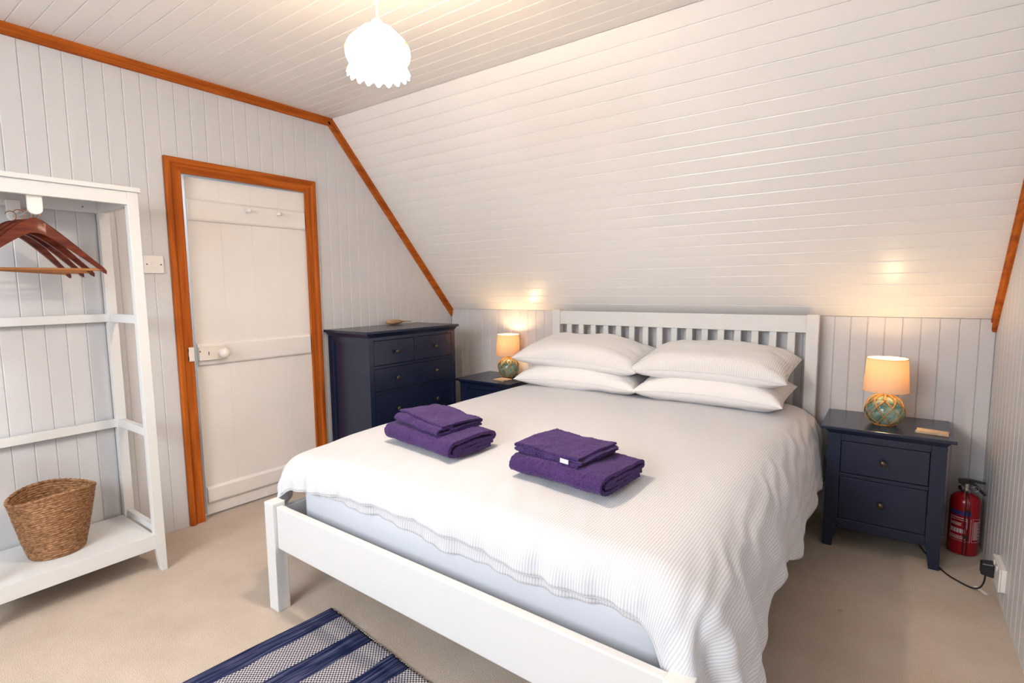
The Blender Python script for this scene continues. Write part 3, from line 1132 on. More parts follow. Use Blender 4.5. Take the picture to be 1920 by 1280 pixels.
# ------------------------------------------------------------------ glass float lamps
def make_lamp():
    r = thing('table_lamp', (0, 0, 0), '', 'lamp', 'bedside lamps')
    RX, RZ, ZC0 = 0.0770, 0.072, 0.066

    def sp(th, ph, k=1.0):
        return (RX * k * math.cos(ph) * math.cos(th), RX * k * math.cos(ph) * math.sin(th), ZC0 + RZ * k * math.sin(ph))
    prof = []
    for i in range(22):
        ph = math.radians(-62 + i * (62 + 82) / 21)
        prof.append((RX * math.cos(ph), ZC0 + RZ * math.sin(ph)))
    build(MB().lathe(prof, 40), 'glass_base', M['float_glass'], r, smooth='auto')
    net = MB()
    N = 8

    def strand(a, b, rad=0.0022):
        pts = []
        for i in range(9):
            t = i / 8
            th = a[0] + (b[0] - a[0]) * t
            ph = a[1] + (b[1] - a[1]) * t
            pts.append(sp(th, ph, 1.02))
        net.tube(pts, rad, 6)
    lat = [math.radians(x_) for x_ in (78, 46, 18, -14, -46, -60)]
    st = 2 * PI / N
    for k in range(N):
        t = k * st
        strand((t, lat[0]), (t, lat[1]), 0.0050)
        for s in (-0.5, 0.5):
            strand((t, lat[1]), (t + s * st, lat[2]), 0.0029)
            strand((t + s * st, lat[2]), (t, lat[3]))
            strand((t, lat[3]), (t + s * st, lat[4]))
        strand((t + 0.5 * st, lat[4]), (t + 0.5 * st, lat[5]))
        for th, la, rad in ((t, lat[1], 0.0058), (t + 0.5 * st, lat[2], 0.0046), (t, lat[3], 0.0040), (t + 0.5 * st, lat[4], 0.0036)):
            net.ball(sp(th, la, 1.02), rad, 7, 5)
    ring = [sp(2 * PI * i / 40, lat[5], 1.03) for i in range(40)]
    net.tube(ring, 0.0038, 6, closed=True)
    ring = [sp(2 * PI * i / 24, math.radians(79), 1.02) for i in range(24)]
    net.tube(ring, 0.0045, 6, closed=True)
    build(net, 'rope_net', M['rope'], r, smooth='auto')
    build(MB().lathe([(0.014, 0.134), (0.014, 0.146), (0.010, 0.148), (0.010, 0.165), (0.014, 0.166), (0.014, 0.205), (0.011, 0.210)], 20), 'lamp_holder', M['black'], r, smooth='auto')
    sh = MB()
    z0, z1, r0, r1 = 0.155, 0.308, 0.0895, 0.0785
    sh.lathe([(r0, z0), (r0 + (r1 - r0) * 0.5, (z0 + z1) / 2), (r1, z1), (r1 - 0.0018, z1), (r0 - 0.0018, z0), (r0, z0)], 56, caps=(False, False))
    s = build(sh, 'lamp_shade', M['linen_shade'], r, smooth='auto')
    for rr_, zz in ((r0, z0 + 0.001), (r1, z1 - 0.001)):
        ringp = [(rr_ * math.cos(2 * PI * i / 56), rr_ * math.sin(2 * PI * i / 56), zz) for i in range(56)]
        build(MB().tube(ringp, 0.0013, 6, closed=True), 'shade_rim', M['linen_shade'], s, smooth=True)
    wires = MB()
    for i in range(3):
        t = 2 * PI * i / 3
        wires.tube([(0.013 * math.cos(t), 0.013 * math.sin(t), 0.166), ((r0 - 0.003) * math.cos(t), (r0 - 0.003) * math.sin(t), 0.166)], 0.0012, 6)
    build(wires, 'shade_carrier', M['steel'], s)
    build(MB().lathe([(0.010, 0.205), (0.013, 0.214), (0.0185, 0.228), (0.0185, 0.240), (0.012, 0.252), (0.003, 0.256)], 18), 'bulb', M['bulb'], r, smooth=True)
    return r


LAMP_POWER = 2.6


def lamp_light(name, loc, power, col, rad):
    d = bpy.data.lights.new(name, 'POINT')
    d.energy, d.color, d.shadow_soft_size = power, col, rad
    o = bpy.data.objects.new(name, d)
    COL.objects.link(o)
    o.location = loc
    return o


lamp = make_lamp()
lamp2 = copy_tree(lamp)
lamp.location = (2.923, -0.270, 0.5760)
lamp['label'] = 'lit lamp with netted glass float base on the table beside the extinguisher'
lamp2.location = (0.665, -0.125, 0.5760)
lamp2.rotation_euler = (0, 0, math.radians(19))
lamp2['label'] = 'lit lamp with netted glass float base on the table beside the chest'
for l_ in (lamp, lamp2):
    p_ = l_.location
    lamp_light('lamp_light', (p_.x, p_.y, p_.z + 0.268), LAMP_POWER, (1.0, 0.68, 0.34), 0.02)


def slab(name, pts, z0, th, mat, label, cat, group=None):
    """thin rough-edged board from an outline"""
    n = len(pts)
    mb = MB()
    mb.add([(p[0], p[1], z0) for p in pts] + [(p[0], p[1], z0 + th) for p in pts],
           [(i, (i + 1) % n, n + (i + 1) % n, n + i) for i in range(n)] + [tuple(range(n - 1, -1, -1)), tuple(range(n, 2 * n))])
    o = build(mb, name, mat, bevel=0.0012)
    return tag(o, label, cat, group)


def rough_rect(cx, cy, w, h, rz, nz=0.0022):
    out = []
    c, s = math.cos(rz), math.sin(rz)
    N = 9
    for side in range(4):
        for i in range(N):
            t = -1 + 2 * i / N
            a, b = ((t, -1), (1, t), (-t, 1), (-1, -t))[side]
            a_, b_ = a * w / 2 + random.uniform(-nz, nz), b * h / 2 + random.uniform(-nz, nz)
            out.append((cx + a_ * c - b_ * s, cy + a_ * s + b_ * c))
    return out


slab('wooden_coaster', rough_rect(3.097, -0.343, 0.112, 0.066, math.radians(-8)), 0.5763, 0.009, M['driftwood'],
     'rough driftwood slab on the bedside table beside the extinguisher', 'coaster')
slab('wooden_coaster', rough_rect(0.728, -0.282, 0.098, 0.090, math.radians(-8), 0.001), 0.5763, 0.007, M['driftwood'],
     'flat pale wooden coaster on the bedside table beside the chest', 'coaster')

# ------------------------------------------------------------------ bed frame
bed = thing('bed_frame', (1.83, -1.15, 0.0), 'white wooden bed frame with slatted headboard and low foot rail', 'bed')
BX0, BX1, HY, FY = 1.027, 2.628, -0.099, -2.204
for x0 in (BX0, BX1 - 0.058):
    build(MB().box((x0, HY, 0.0), (x0 + 0.058, HY + 0.05, 1.067)), 'head_post', M['white'], bed, bevel=0.003)
    build(MB().box((x0, FY, 0.0), (x0 + 0.058, FY + 0.052, 0.427 if x0 < 2 else 0.403)), 'foot_post', M['white'], bed, bevel=0.003)
ix0, ix1 = BX0 + 0.058, BX1 - 0.058
build(MB().box((ix0, HY + 0.008, 0.972), (ix1, HY + 0.036, 1.062)), 'head_rail', M['white'], bed, bevel=0.002)
build(MB().box((ix0, HY + 0.010, 0.330), (ix1, HY + 0.034, 0.470)), 'head_rail', M['white'], bed, bevel=0.002)
for k in range(16):
    x1 = 1.171 + 0.0899 * k
    build(MB().box((x1 - 0.036, HY + 0.014, 0.470), (x1, HY + 0.030, 0.972)), 'headboard_slat', M['white'], bed, bevel=0.0015)
build(MB().hexa([(ix0, FY + 0.014, 0.250), (ix1, FY + 0.014, 0.226), (ix1, FY + 0.040, 0.226), (ix0, FY + 0.040, 0.250)], [(ix0, FY + 0.014, 0.414), (ix1, FY + 0.014, 0.398), (ix1, FY + 0.040, 0.398), (ix0, FY + 0.040, 0.414)]), 'foot_rail', M['white'], bed, bevel=0.004)
for x0 in (BX0 + 0.018, BX1 - 0.042):
    build(MB().box((x0, FY + 0.052, 0.238), (x0 + 0.024, HY, 0.395)), 'side_rail', M['white'], bed, bevel=0.003)
build(MB().box((1.80, FY + 0.040, 0.215), (1.86, HY + 0.008, 0.270)), 'centre_beam', M['white'], bed, bevel=0.002)
for k in range(14):
    y0 = -2.06 + k * 0.145
    build(MB().box((BX0 + 0.042, y0, 0.2705), (BX1 - 0.042, y0 + 0.07, 0.288)), 'base_slat', M['hanger_bar'], bed)
build(MB().box((1.845, -1.2, 0.0), (1.875, -1.16, 0.215)), 'centre_leg', M['white'], bed)

# mattress in a white sheet
mb = MB()
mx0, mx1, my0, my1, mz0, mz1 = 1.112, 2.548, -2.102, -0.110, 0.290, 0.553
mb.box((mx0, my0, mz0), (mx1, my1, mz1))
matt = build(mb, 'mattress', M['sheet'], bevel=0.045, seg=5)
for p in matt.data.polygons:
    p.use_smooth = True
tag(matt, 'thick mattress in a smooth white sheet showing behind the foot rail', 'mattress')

# ------------------------------------------------------------------ duvet
TOPZ = 0.600


def smooth(a, b, x):
    t = max(0.0, min(1.0, (x - a) / (b - a)))
    return t * t * (3 - 2 * t)


FX0, FX1, FYF = 1.045, 2.490, -2.035       # the flat part of the bed top
RL, RR, RF = 0.075, 0.195, 0.098            # bend radii left, right, foot


def drape(a, b, off=0.0):
    """cloth coordinate (a across, b along) to a point in the room; off = inward offset"""
    eL, eR, eF = max(0, FX0 - a), max(0, a - FX1), max(0, FYF - b)
    ex = eR - eL
    e = math.hypot(ex, eF)
    fx, fy = min(max(a, FX0), FX1), max(b, FYF)
    # puffy top
    t = (a - FX0) / (FX1 - FX0)
    z = TOPZ + 0.010 * math.sin(max(0, min(1, t)) * PI) - 0.012 * smooth(-1.3, -2.05, b) - 0.018 * smooth(-1.75, -2.1, b) * (1 - smooth(1.0, 1.4, a))
    w = noise.noise((a * 2.1, b * 1.7, 1.3)) * 0.010 + noise.noise((a * 6, b * 4.4, 5.1)) * 0.0035
    w += 0.003 * noise.noise((a * 16 + b * 7, b * 5 - a * 4, 2.2)) * smooth(-0.9, -1.9, b)
    z += w
    p = Vector((fx, fy, z))
    nrm = Vector((0, 0, 1))
    if e > 1e-6:
        c, s = ex / e, eF / e
        R = (RR if ex > 0 else RL) * c * c + RF * s * s
        if ex > 0 and eF > 0:
            R *= 1.0
        lim = R * math.radians(83)
        if e < lim:
            q = e / R
            h, d = R * math.sin(q), R * (1 - math.cos(q))
        else:
            q = math.radians(83)
            h, d = R * math.sin(q) + (e - lim) * math.cos(q), R * (1 - math.cos(q)) + (e - lim) * math.sin(q)
        dirv = Vector((c, -s, 0))
        nrm = (dirv * math.sin(q) + Vector((0, 0, 1)) * math.cos(q)).normalized()
        # folds in the hanging cloth
        fold = 0.0
        g = smooth(0.10, 0.45, e)
        if ex > 0:
            along = b - 0.55 * eF
            fold += g * (0.008 + 0.016 * smooth(-0.9, -1.9, b)) * (math.sin(along * 15 + 1.4 * noise.noise((b * 3, a, 0))) + 0.45 * math.sin(along * 34 + 2 + a * 3))
            fold += smooth(0.18, 0.3, eF) * 0
            if eF > 0:
                ang = math.atan2(eF, ex)
                fold += 0.035 * smooth(0.12, 0.40, e) * math.sin(ang * 9 + 0.6) * math.sin(ang * 2)
        else:
            along = a if eF > abs(ex) else b
            fold += smooth(0.03, 0.16, e) * 0.006 * (math.sin(along * 31 + 3 * noise.noise((a * 4, b * 4, 9))) + 0.6 * math.sin(along * 67 + 1.0))
            if ex < 0 and eF > 0:
                ang = math.atan2(eF, -ex)
                fold += 0.016 * smooth(0.04, 0.2, e) * math.sin(ang * 9)
        p = p + dirv * (h + fold) + Vector((0, 0, -d))
        # fine creases near the hem
        p += nrm * 0.0022 * smooth(0.05, 0.15, e) * math.sin((a * 1.0 + b * 0.3) * 95 + 4 * noise.noise((a * 7, b * 7, 4)))
    return p - nrm * off


def right_over(b):
    return 0.435 - 0.085 * smooth(-1.2, -1.52, b) + 0.20 * smooth(-1.62, -1.92, b) + 0.05 * smooth(-1.95, -2.2, b)


def foot_over(a):
    return 0.150 + 0.012 * math.sin(a * 6 + 1) + 0.008 * smooth(1.9, 2.35, a) + 0.17 * smooth(2.42, 2.80, a) + 0.05 * smooth(1.10, 1.0, a)


def cloth(name, na, nb, amin, amax, bmax, bmin, off, mat, parent, thick):
    vs, uv = [], []
    for j in range(nb + 1):
        tb = j / nb
        for i in range(na + 1):
            ta = i / na
            b = bmax + (bmin(0) if False else 0)
            # a range depends on b, b range depends on a: two passes of a gentle fixed point
            a = amin + (FX1 + 0.45 - amin) * ta
            for _ in range(3):
                bm_ = bmin(a)
                b = bmax + (bm_ - bmax) * tb
                a = amin + (amax(b) - amin) * ta
            # round the corners of the cloth a little
            vs.append(drape(a, b, off))
            uv.append((a, b))
    fs = []
    for j in range(nb):
        for i in range(na):
            q = j * (na + 1) + i
            fs.append((q, q + na + 1, q + na + 2, q + 1))
    me = bpy.data.meshes.new(name)
    L = root_loc(parent) if parent else Vector((0, 0, 0))
    me.from_pydata([tuple(v - L) for v in vs], [], fs)
    me.materials.append(mat)
    ul = me.uv_layers.new(name='UVMap')
    for lp in me.loops:
        ul.data[lp.index].uv = uv[lp.vertex_index]
    for p in me.polygons:
        p.use_smooth = True
    o = link(name, me, parent)
    md = o.modifiers.new('thick', 'SOLIDIFY')
    md.thickness, md.offset = thick, -1
    return o


dv = thing('duvet', (1.8, -1.2, 0.56), 'white duvet with fine grey stripes spread over the bed', 'duvet')
cloth('cover', 230, 250, FX0 - 0.21, lambda b: FX1 + right_over(b), -0.165, lambda a: FYF - foot_over(a), 0.0, M['duvet'], dv, 0.012)
# the back layer of the cover that peeps out below the foot hem
cloth('cover_back', 170, 40, 1.15, lambda b: 2.50, -1.90,
      lambda a: FYF - foot_over(a) - 0.012 - 0.045 * smooth(1.25, 1.55, a) * (1 - 0.75 * smooth(2.1, 2.42, a)) * (0.8 + 0.2 * math.sin(a * 11)), 0.023, M['duvet'], dv, 0.004)
# piped seam along the foot hem
pts = []
for i in range(221):
    a = (FX0 - 0.19) + (FX1 + 0.50 - (FX0 - 0.19)) * i / 220
    pts.append(drape(a, FYF - foot_over(a) - 0.0015, 0.005))
build(MB().tube(pts, 0.0036, 6), 'piping', M['duvet'], dv, smooth=True)


# ------------------------------------------------------------------ pillows
def pillow(name, c, a, b, t, rot, striped, label, seed, crown=0.0):
    r = thing(name, c, label, 'pillow', 'bed pillows')
    r.rotation_euler = [math.radians(q) for q in rot]
    NA, NB = 60, 36
    mb = MB()
    vs, uv, fs, mi = [], [], [], []
    idx = {}

    def pt(i, j, side):
        u, v = -1 + 2 * i / NA, -1 + 2 * j / NB
        # denser towards the rim
        u = math.copysign(1 - (1 - abs(u)) ** 1.4, u)
        v = math.copysign(1 - (1 - abs(v)) ** 1.4, v)
        x = a * u * (1 - 0.055 * (1 - v * v) * abs(u) ** 3)
        y = b * v * (1 - 0.075 * (1 - u * u) * abs(v) ** 3)
        h = ((1 - abs(u) ** 3.2) ** 0.50) * ((1 - abs(v) ** 3.0) ** 0.46)
        edge = min(1, 6 * (1 - max(abs(u), abs(v))))
        wr = noise.noise((u * 2.2 + seed, v * 1.8, side * 3.0 + seed)) * 0.012 + noise.noise((u * 6 + seed, v * 4, seed)) * 0.004
        # creases running in from the short ends
        wr += 0.0035 * math.sin(v * 15 + seed + 2 * noise.noise((u * 3, v * 3, seed))) * smooth(0.55, 0.95, abs(u))
        z = side * (t * h * (0.56 if side > 0 else 0.44)) + wr * edge
        z += 0.020 * (abs(u) ** 2.2) * -1 * (1 if crown == 0 else crown) + 0.010 * abs(v) ** 2
        return (x, y, z), (x, y)
    for side in (1, -1):
        for j in range(NB + 1):
            for i in range(NA + 1):
                rimv = i in (0, NA) or j in (0, NB)
                key = (i, j, 0 if rimv else side)
                if key not in idx:
                    p, q = pt(i, j, side)
                    idx[key] = len(vs)
                    vs.append(p)
                    uv.append(q)
        for j in range(NB):
            for i in range(NA):
                q = []
                for (ii, jj) in ((i, j), (i + 1, j), (i + 1, j + 1), (i, j + 1)):
                    rimv = ii in (0, NA) or jj in (0, NB)
                    q.append(idx[(ii, jj, 0 if rimv else side)])
                fs.append(tuple(q) if side > 0 else tuple(reversed(q)))
                mi.append(0 if side > 0 else 1)
    me = bpy.data.meshes.new(name)
    me.from_pydata(vs, [], fs)
    me.materials.append(M['pillow'] if striped else M['pillow_white'])
    me.materials.append(M['pillow_white'])
    for p, m_ in zip(me.polygons, mi):
        p.material_index = m_
        p.use_smooth = True
    ul = me.uv_layers.new(name='UVMap')
    for lp in me.loops:
        ul.data[lp.index].uv = uv[lp.vertex_index]
    link('pillowcase', me, r)
    # seam around the edge
    rimp = []
    for i in range(NA):
        rimp.append(pt(i, 0, 1)[0])
    for j in range(NB):
        rimp.append(pt(NA, j, 1)[0])
    for i in range(NA, 0, -1):
        rimp.append(pt(i, NB, 1)[0])
    for j in range(NB, 0, -1):
        rimp.append(pt(0, j, 1)[0])
    build(MB().tube(rimp, 0.0022, 5, closed=True), 'seam', M['pillow'] if striped else M['pillow_white'], r, world=False, smooth=True)
    return r


pillow('pillow', (1.400, -0.315, 0.678), 0.405, 0.212, 0.170, (6, 0, 1), False, 'plain white pillow underneath the striped one on the left of the bed', 2.0)
pillow('pillow', (2.165, -0.315, 0.678), 0.375, 0.212, 0.170, (5, 0, -1), False, 'plain white pillow underneath the striped one nearer the extinguisher', 8.0)
pillow('pillow', (1.395, -0.305, 0.810), 0.415, 0.222, 0.185, (9, 2, 0), True, 'striped pillow on top of the stack nearer the chest', 13.0)
pillow('pillow', (2.160, -0.300, 0.806), 0.395, 0.222, 0.185, (9, 0, -1), True, 'striped pillow on top of the stack nearer the extinguisher', 21.0)


# ------------------------------------------------------------------ folded towels
PILE = bpy.data.textures.new('terry_pile', 'CLOUDS')
PILE.noise_scale = 0.009
PILE.noise_depth = 1


def folded(name, loc, rz, path, width, th, label, seed, axis='x', tilt=0.0, sag=0.0):
    """a strip of towelling folded along a path in a plane and swept over its width.
    axis 'x': the folds are seen at the x ends; 'y': at the y ends."""
    r = thing(name, loc, label, 'towel', 'purple towels on the bed', rz)
    # resample the path
    P_ = [Vector((p[0], p[1])) for p in path]
    fine = []
    for i in range(len(P_) - 1):
        p0, p1, p2, p3 = P_[max(i - 1, 0)], P_[i], P_[i + 1], P_[min(i + 2, len(P_) - 1)]
        m = max(2, int((p2 - p1).length / 0.010))
        for k in range(m):
            t = k / m
            fine.append(0.5 * ((2 * p1) + (p2 - p0) * t + (2 * p0 - 5 * p1 + 4 * p2 - p3) * t * t + (3 * p1 - p0 - 3 * p2 + p3) * t ** 3))
    fine.append(P_[-1])
    NW = 40
    vs, fs = [], []
    L = len(fine)
    for k in range(NW + 1):
        s = -1 + 2 * k / NW
        for i, q in enumerate(fine):
            u = s * width / 2 * (1 + 0.02 * noise.noise((i * 0.15, seed, 0)))
            wob = 0.0040 * noise.noise((q.x * 22 + seed, s * 2.4, q.y * 30)) + 0.008 * noise.noise((q.x * 7, s * 1.4, seed))
            z = q.y + wob * smooth(0.004, 0.02, q.y)
            z -= sag * (s * s) * min(1, q.y / 0.05)
            if axis == 'x':
                vs.append((u, q.x + wob, z))
            else:
                vs.append((q.x + wob, u, z))
    for k in range(NW):
        for i in range(L - 1):
            fs.append((k * L + i, k * L + i + 1, (k + 1) * L + i + 1, (k + 1) * L + i))
    me = bpy.data.meshes.new(name)
    me.from_pydata(vs, [], fs)
    me.materials.append(M['towel'])
    for p in me.polygons:
        p.use_smooth = True
    o = link('terry_cloth', me, r)
    md = o.modifiers.new('thick', 'SOLIDIFY')
    md.thickness, md.offset = th, 0
    bv = o.modifiers.new('round', 'BEVEL')
    bv.width, bv.segments, bv.limit_method, bv.angle_limit = th * 0.35, 2, 'ANGLE', math.radians(50)
    sb = o.modifiers.new('soft', 'SUBSURF')
    sb.levels = sb.render_levels = 1
    dp = o.modifiers.new('pile', 'DISPLACE')
    dp.texture, dp.strength, dp.mid_level, dp.texture_coords = PILE, 0.0045, 0.5, 'LOCAL'
    r.rotation_euler = (0, math.radians(tilt), rz)
    return r


def roll(d, h, th):
    """spiral fold: outer wrap round the front (-d/2), inner U seen at the ends"""
    f = -d / 2
    g = th / 2
    return [(d / 2 - 0.03, g), (0.0, g), (f + 0.035, g), (f + 0.010, g + 0.010), (f + 0.002, h * 0.5), (f + 0.014, h - g - 0.008), (f + 0.045, h - g),
            (0.0, h - g + 0.001), (d / 2 - 0.03, h - g - 0.002), (d / 2 - 0.008, h - g - 0.012), (d / 2 - 0.012, h * 0.55), (d / 2 - 0.045, h * 0.52), (0.01, h * 0.60),
            (f + 0.050, h * 0.60), (f + 0.030, h * 0.48), (f + 0.044, h * 0.35), (0.0, h * 0.34), (d / 2 - 0.02, h * 0.33)]


def zigzag(w, h, th, layers):
    """layers stacked with U turns alternately left and right"""
    pts = []
    step = (h - th) / (layers - 1)
    for k in range(layers):
        z = th / 2 + k * step
        a, b = (w / 2, -w / 2) if k % 2 == 0 else (-w / 2, w / 2)
        inn = step * 0.55
        sa = a - math.copysign(inn, a)
        sb = b - math.copysign(inn, b)
        pts += [(sa, z), ((sa * 2 + sb) / 3, z), ((sa + 2 * sb) / 3, z), (sb, z)]
        if k < layers - 1:
            pts += [(b, z + step / 2)]
    return pts


TZ = 0.6130
folded('bath_towel', (1.480, -1.715, TZ), math.radians(-6), roll(0.245, 0.070, 0.0125), 0.395, 0.0135, 'rolled-over purple bath towel at the bottom of the pile nearer the door', 3.3, 'x', 0.5, 0.006)
folded('hand_towel', (1.462, -1.705, TZ + 0.072), math.radians(-9), [(0.11, 0.006), (0.0, 0.005), (-0.095, 0.005), (-0.112, 0.014), (-0.098, 0.025), (-0.045, 0.025), (-0.036, 0.0185), (-0.050, 0.0135), (-0.030, 0.0125), (0.03, 0.0145), (0.090, 0.0165), (0.110, 0.022), (0.100, 0.033), (0.05, 0.037), (-0.04, 0.0385), (-0.09, 0.038)], 0.285, 0.0085, 'smaller purple towel lying on the pile nearer the door', 6.1, 'x', 2.5, 0.010)
folded('bath_towel', (2.105, -1.725, TZ), math.radians(-5), roll(0.275, 0.062, 0.0115), 0.350, 0.0125, 'thick purple bath towel under the tagged towel near the bed foot', 9.4, 'x', 0.5, 0.006)
ht2 = folded('hand_towel', (2.065, -1.722, TZ + 0.064), math.radians(-7), zigzag(0.255, 0.034, 0.0075, 4), 0.215, 0.0070, 'neatly folded purple towel with a white tag, on the pile near the bed foot', 12.7, 'y', 1.5, 0.004)
build(MB().box((0.058, -0.1115, 0.006), (0.090, -0.1085, 0.020)), 'sewn_tag', M['sheet'], ht2, world=False, bevel=0.001)

# ------------------------------------------------------------------ fire extinguisher
EX = (3.243, -0.150)
ext = thing('fire_extinguisher', (EX[0], EX[1], 0), 'red fire extinguisher standing in the corner beside the bedside table', 'extinguisher')
build(MB().lathe([(0.044, 0.003), (0.053, 0.004), (0.0555, 0.012), (0.0555, 0.236), (0.053, 0.252), (0.045, 0.265), (0.033, 0.274), (0.021, 0.279), (0.018, 0.282)], 48, (EX[0], EX[1], 0)), 'cylinder', M['red'], ext, smooth='auto')
build(MB().lathe([(0.017, 0.280), (0.019, 0.286), (0.019, 0.300), (0.014, 0.303), (0.014, 0.322)], 24, (EX[0], EX[1], 0)), 'valve', M['steel'], ext, smooth='auto')
mb = MB()
mb.prism([(-0.028, 0.318), (0.014, 0.334), (0.060, 0.330), (0.062, 0.336), (0.010, 0.344), (-0.032, 0.338)], (EX[0], EX[1] - 0.009, 0), (EX[0], EX[1] + 0.009, 0), (1, 0, 0), (0, 0, 1))
build(mb, 'squeeze_lever', M['black'], ext, bevel=0.001)
mb = MB()
mb.prism([(-0.02, 0.312), (0.018, 0.320), (0.060, 0.276), (0.068, 0.282), (0.024, 0.330), (-0.02, 0.326)], (EX[0], EX[1] - 0.010, 0), (EX[0], EX[1] + 0.010, 0), (1, 0, 0), (0, 0, 1))
build(mb, 'carry_handle', M['black'], ext, bevel=0.001)
build(MB().tube([(EX[0] - 0.016, EX[1] - 0.012, 0.302), (EX[0] - 0.024, EX[1] - 0.018, 0.302)], 0.011, 16), 'pressure_gauge', M['steel'], ext, smooth='auto')
pin = [(EX[0] + 0.030 + 0.011 * math.cos(a), EX[1] - 0.014, 0.305 + 0.011 * math.sin(a)) for a in [2 * PI * i / 18 for i in range(18)]]
build(MB().tube(pin, 0.0012, 6, closed=True), 'safety_pin', M['steel'], ext, smooth=True)


def curved_patch(t0, t1, z0, z1, rad, n=12):
    mb = MB()
    vs, fs = [], []
    for i in range(n + 1):
        t = math.radians(t0 + (t1 - t0) * i / n)
        for z in (z0, z1):
            for r_ in (rad, rad + 0.0004):
                vs.append((EX[0] + r_ * math.sin(t), EX[1] - r_ * math.cos(t), z))
    for i in range(n):
        q = i * 4
        fs += [(q, q + 4, q + 6, q + 2), (q + 1, q + 3, q + 7, q + 5), (q, q + 1, q + 5, q + 4), (q + 2, q + 6, q + 7, q + 3)]
    fs += [(0, 2, 3, 1), (n * 4, n * 4 + 1, n * 4 + 3, n * 4 + 2)]
    return mb.add(vs, fs)


RB = 0.0557
build(curved_patch(-62, 18, 0.186, 0.206, RB), 'blue_band', M['print_blue'], ext)
lab = MB()


def merge(dst, src):
    dst.add(src.v, src.f)


for z, a0, a1, hgt in ((0.172, -58, 6, 0.004), (0.163, -58, 2, 0.003), (0.148, -58, -14, 0.003), (0.143, -58, -16, 0.003), (0.138, -58, -14, 0.003), (0.088, -58, 0, 0.003), (0.082, -58, -6, 0.003), (0.076, -58, 2, 0.003)):
    t = a0
    while t < a1:
        wd = random.uniform(4, 9)
        merge(lab, curved_patch(t, min(a1, t + wd), z, z + hgt, RB, 3))
        t += wd + 1.6
# bold block lettering
t = -56
for wd in (7, 3, 8, 8, 9, 8):
    merge(lab, curved_patch(t, t + wd, 0.104, 0.124, RB, 3))
    t += wd + 2.5
for z0, z1 in ((0.150, 0.172), (0.128, 0.148)):
    merge(lab, curved_patch(4, 6.5, z0, z1, RB, 2))
    merge(lab, curved_patch(9, 11, z0 + 0.004, z1 - 0.003, RB, 2))
# outlined panels
for a0, a1 in ((-60, 20), (26, 66)):
    merge(lab, curved_patch(a1 - 1.2, a1, 0.068, 0.176, RB, 2))
    merge(lab, curved_patch(a0, a0 + 1.2, 0.068, 0.176, RB, 2))
    merge(lab, curved_patch(a0, a1, 0.068, 0.0692, RB))
for k in range(17):
    merge(lab, curved_patch(31, 61 - (k % 3) * 4, 0.160 - k * 0.0050, 0.1624 - k * 0.0050, RB, 5))
merge(lab, curved_patch(26, 66, 0.1748, 0.176, RB))
build(lab, 'printed_label', M['print_white'], ext)
for t in (-4, 9):
    tt = math.radians(t)
    dx, dy = math.sin(tt), -math.cos(tt)
    pts = [(EX[0] + dx * r_, EX[1] + dy * r_, z) for r_, z in ((0.020, 0.290), (0.040, 0.272), (0.056, 0.245), (0.0582, 0.20), (0.0582, 0.05), (0.0582, 0.012), (0.050, 0.003))]
    build(MB().tube(pts, 0.0021, 8), 'strap', M['black'], ext, smooth='auto')
build(curved_patch(-6, 12, 0.205, 0.216, 0.0600, 4), 'strap_clip', M['black'], ext)
build(curved_patch(-6, 12, 0.085, 0.098, 0.0600, 4), 'strap_clip', M['black'], ext)

# ------------------------------------------------------------------ socket, plug and cable
so = thing('wall_socket', (W, -0.60, 0.12), 'white double socket box low on the wall beside the plug', 'socket')
build(MB().box((W - 0.016, -0.676, 0.084), (W, -0.530, 0.170)), 'back_box', M['plastic'], so, bevel=0.003)
build(MB().box((W - 0.022, -0.677, 0.083), (W - 0.016, -0.529, 0.171)), 'face_plate', M['plastic'], so, bevel=0.002)
for yy in (-0.63, -0.575):
    build(MB().box((W - 0.025, yy - 0.006, 0.146), (W - 0.022, yy + 0.006, 0.162)), 'rocker', M['plastic'], so, bevel=0.001)
pg = thing('plug_and_cable', (3.262, -0.565, 0.11), 'black plug in the socket with a cable trailing under the bedside table', 'plug')
mb = MB()
mb.hexa([(3.2945, -0.592, 0.094), (3.2945, -0.542, 0.094), (3.2945, -0.542, 0.148), (3.2945, -0.592, 0.148)],
        [(3.257, -0.587, 0.098), (3.257, -0.547, 0.098), (3.257, -0.547, 0.144), (3.257, -0.587, 0.144)])
build(mb, 'plug_body', M['black'], pg, bevel=0.004)
ctl = [(3.274, -0.562, 0.098), (3.272, -0.560, 0.06), (3.262, -0.545, 0.025), (3.242, -0.520, 0.006), (3.205, -0.487, 0.0045), (3.175, -0.452, 0.0045), (3.150, -0.400, 0.0045), (3.120, -0.318, 0.0045),
       (3.095, -0.230, 0.0045), (3.075, -0.150, 0.0045), (3.03, -0.070, 0.006), (3.00, -0.024, 0.05), (2.985, -0.018, 0.3), (2.975, -0.018, 0.50)]
pts = []
for i in range(len(ctl) - 1):
    p0, p1, p2, p3 = [Vector(ctl[max(0, min(len(ctl) - 1, i + q))]) for q in (-1, 0, 1, 2)]
    for k in range(6):
        t = k / 6
        pts.append(0.5 * ((2 * p1) + (p2 - p0) * t + (2 * p0 - 5 * p1 + 4 * p2 - p3) * t * t + (3 * p1 - p0 - 3 * p2 + p3) * t ** 3))
pts.append(Vector(ctl[-1]))
build(MB().tube(pts, 0.0031, 8), 'cable', M['black'], pg, smooth='auto')
tg = MB().box((-0.0255, -0.0075, 0), (0.0255, 0.0075, 0.0012))
tgo = build(tg, 'cable_tag', M['plastic'], pg, world=False)
tgo.location = Vector((3.270, -0.520, 0.004)) - pg.location
tgo.rotation_euler = (0.05, 0.1, math.radians(-52))

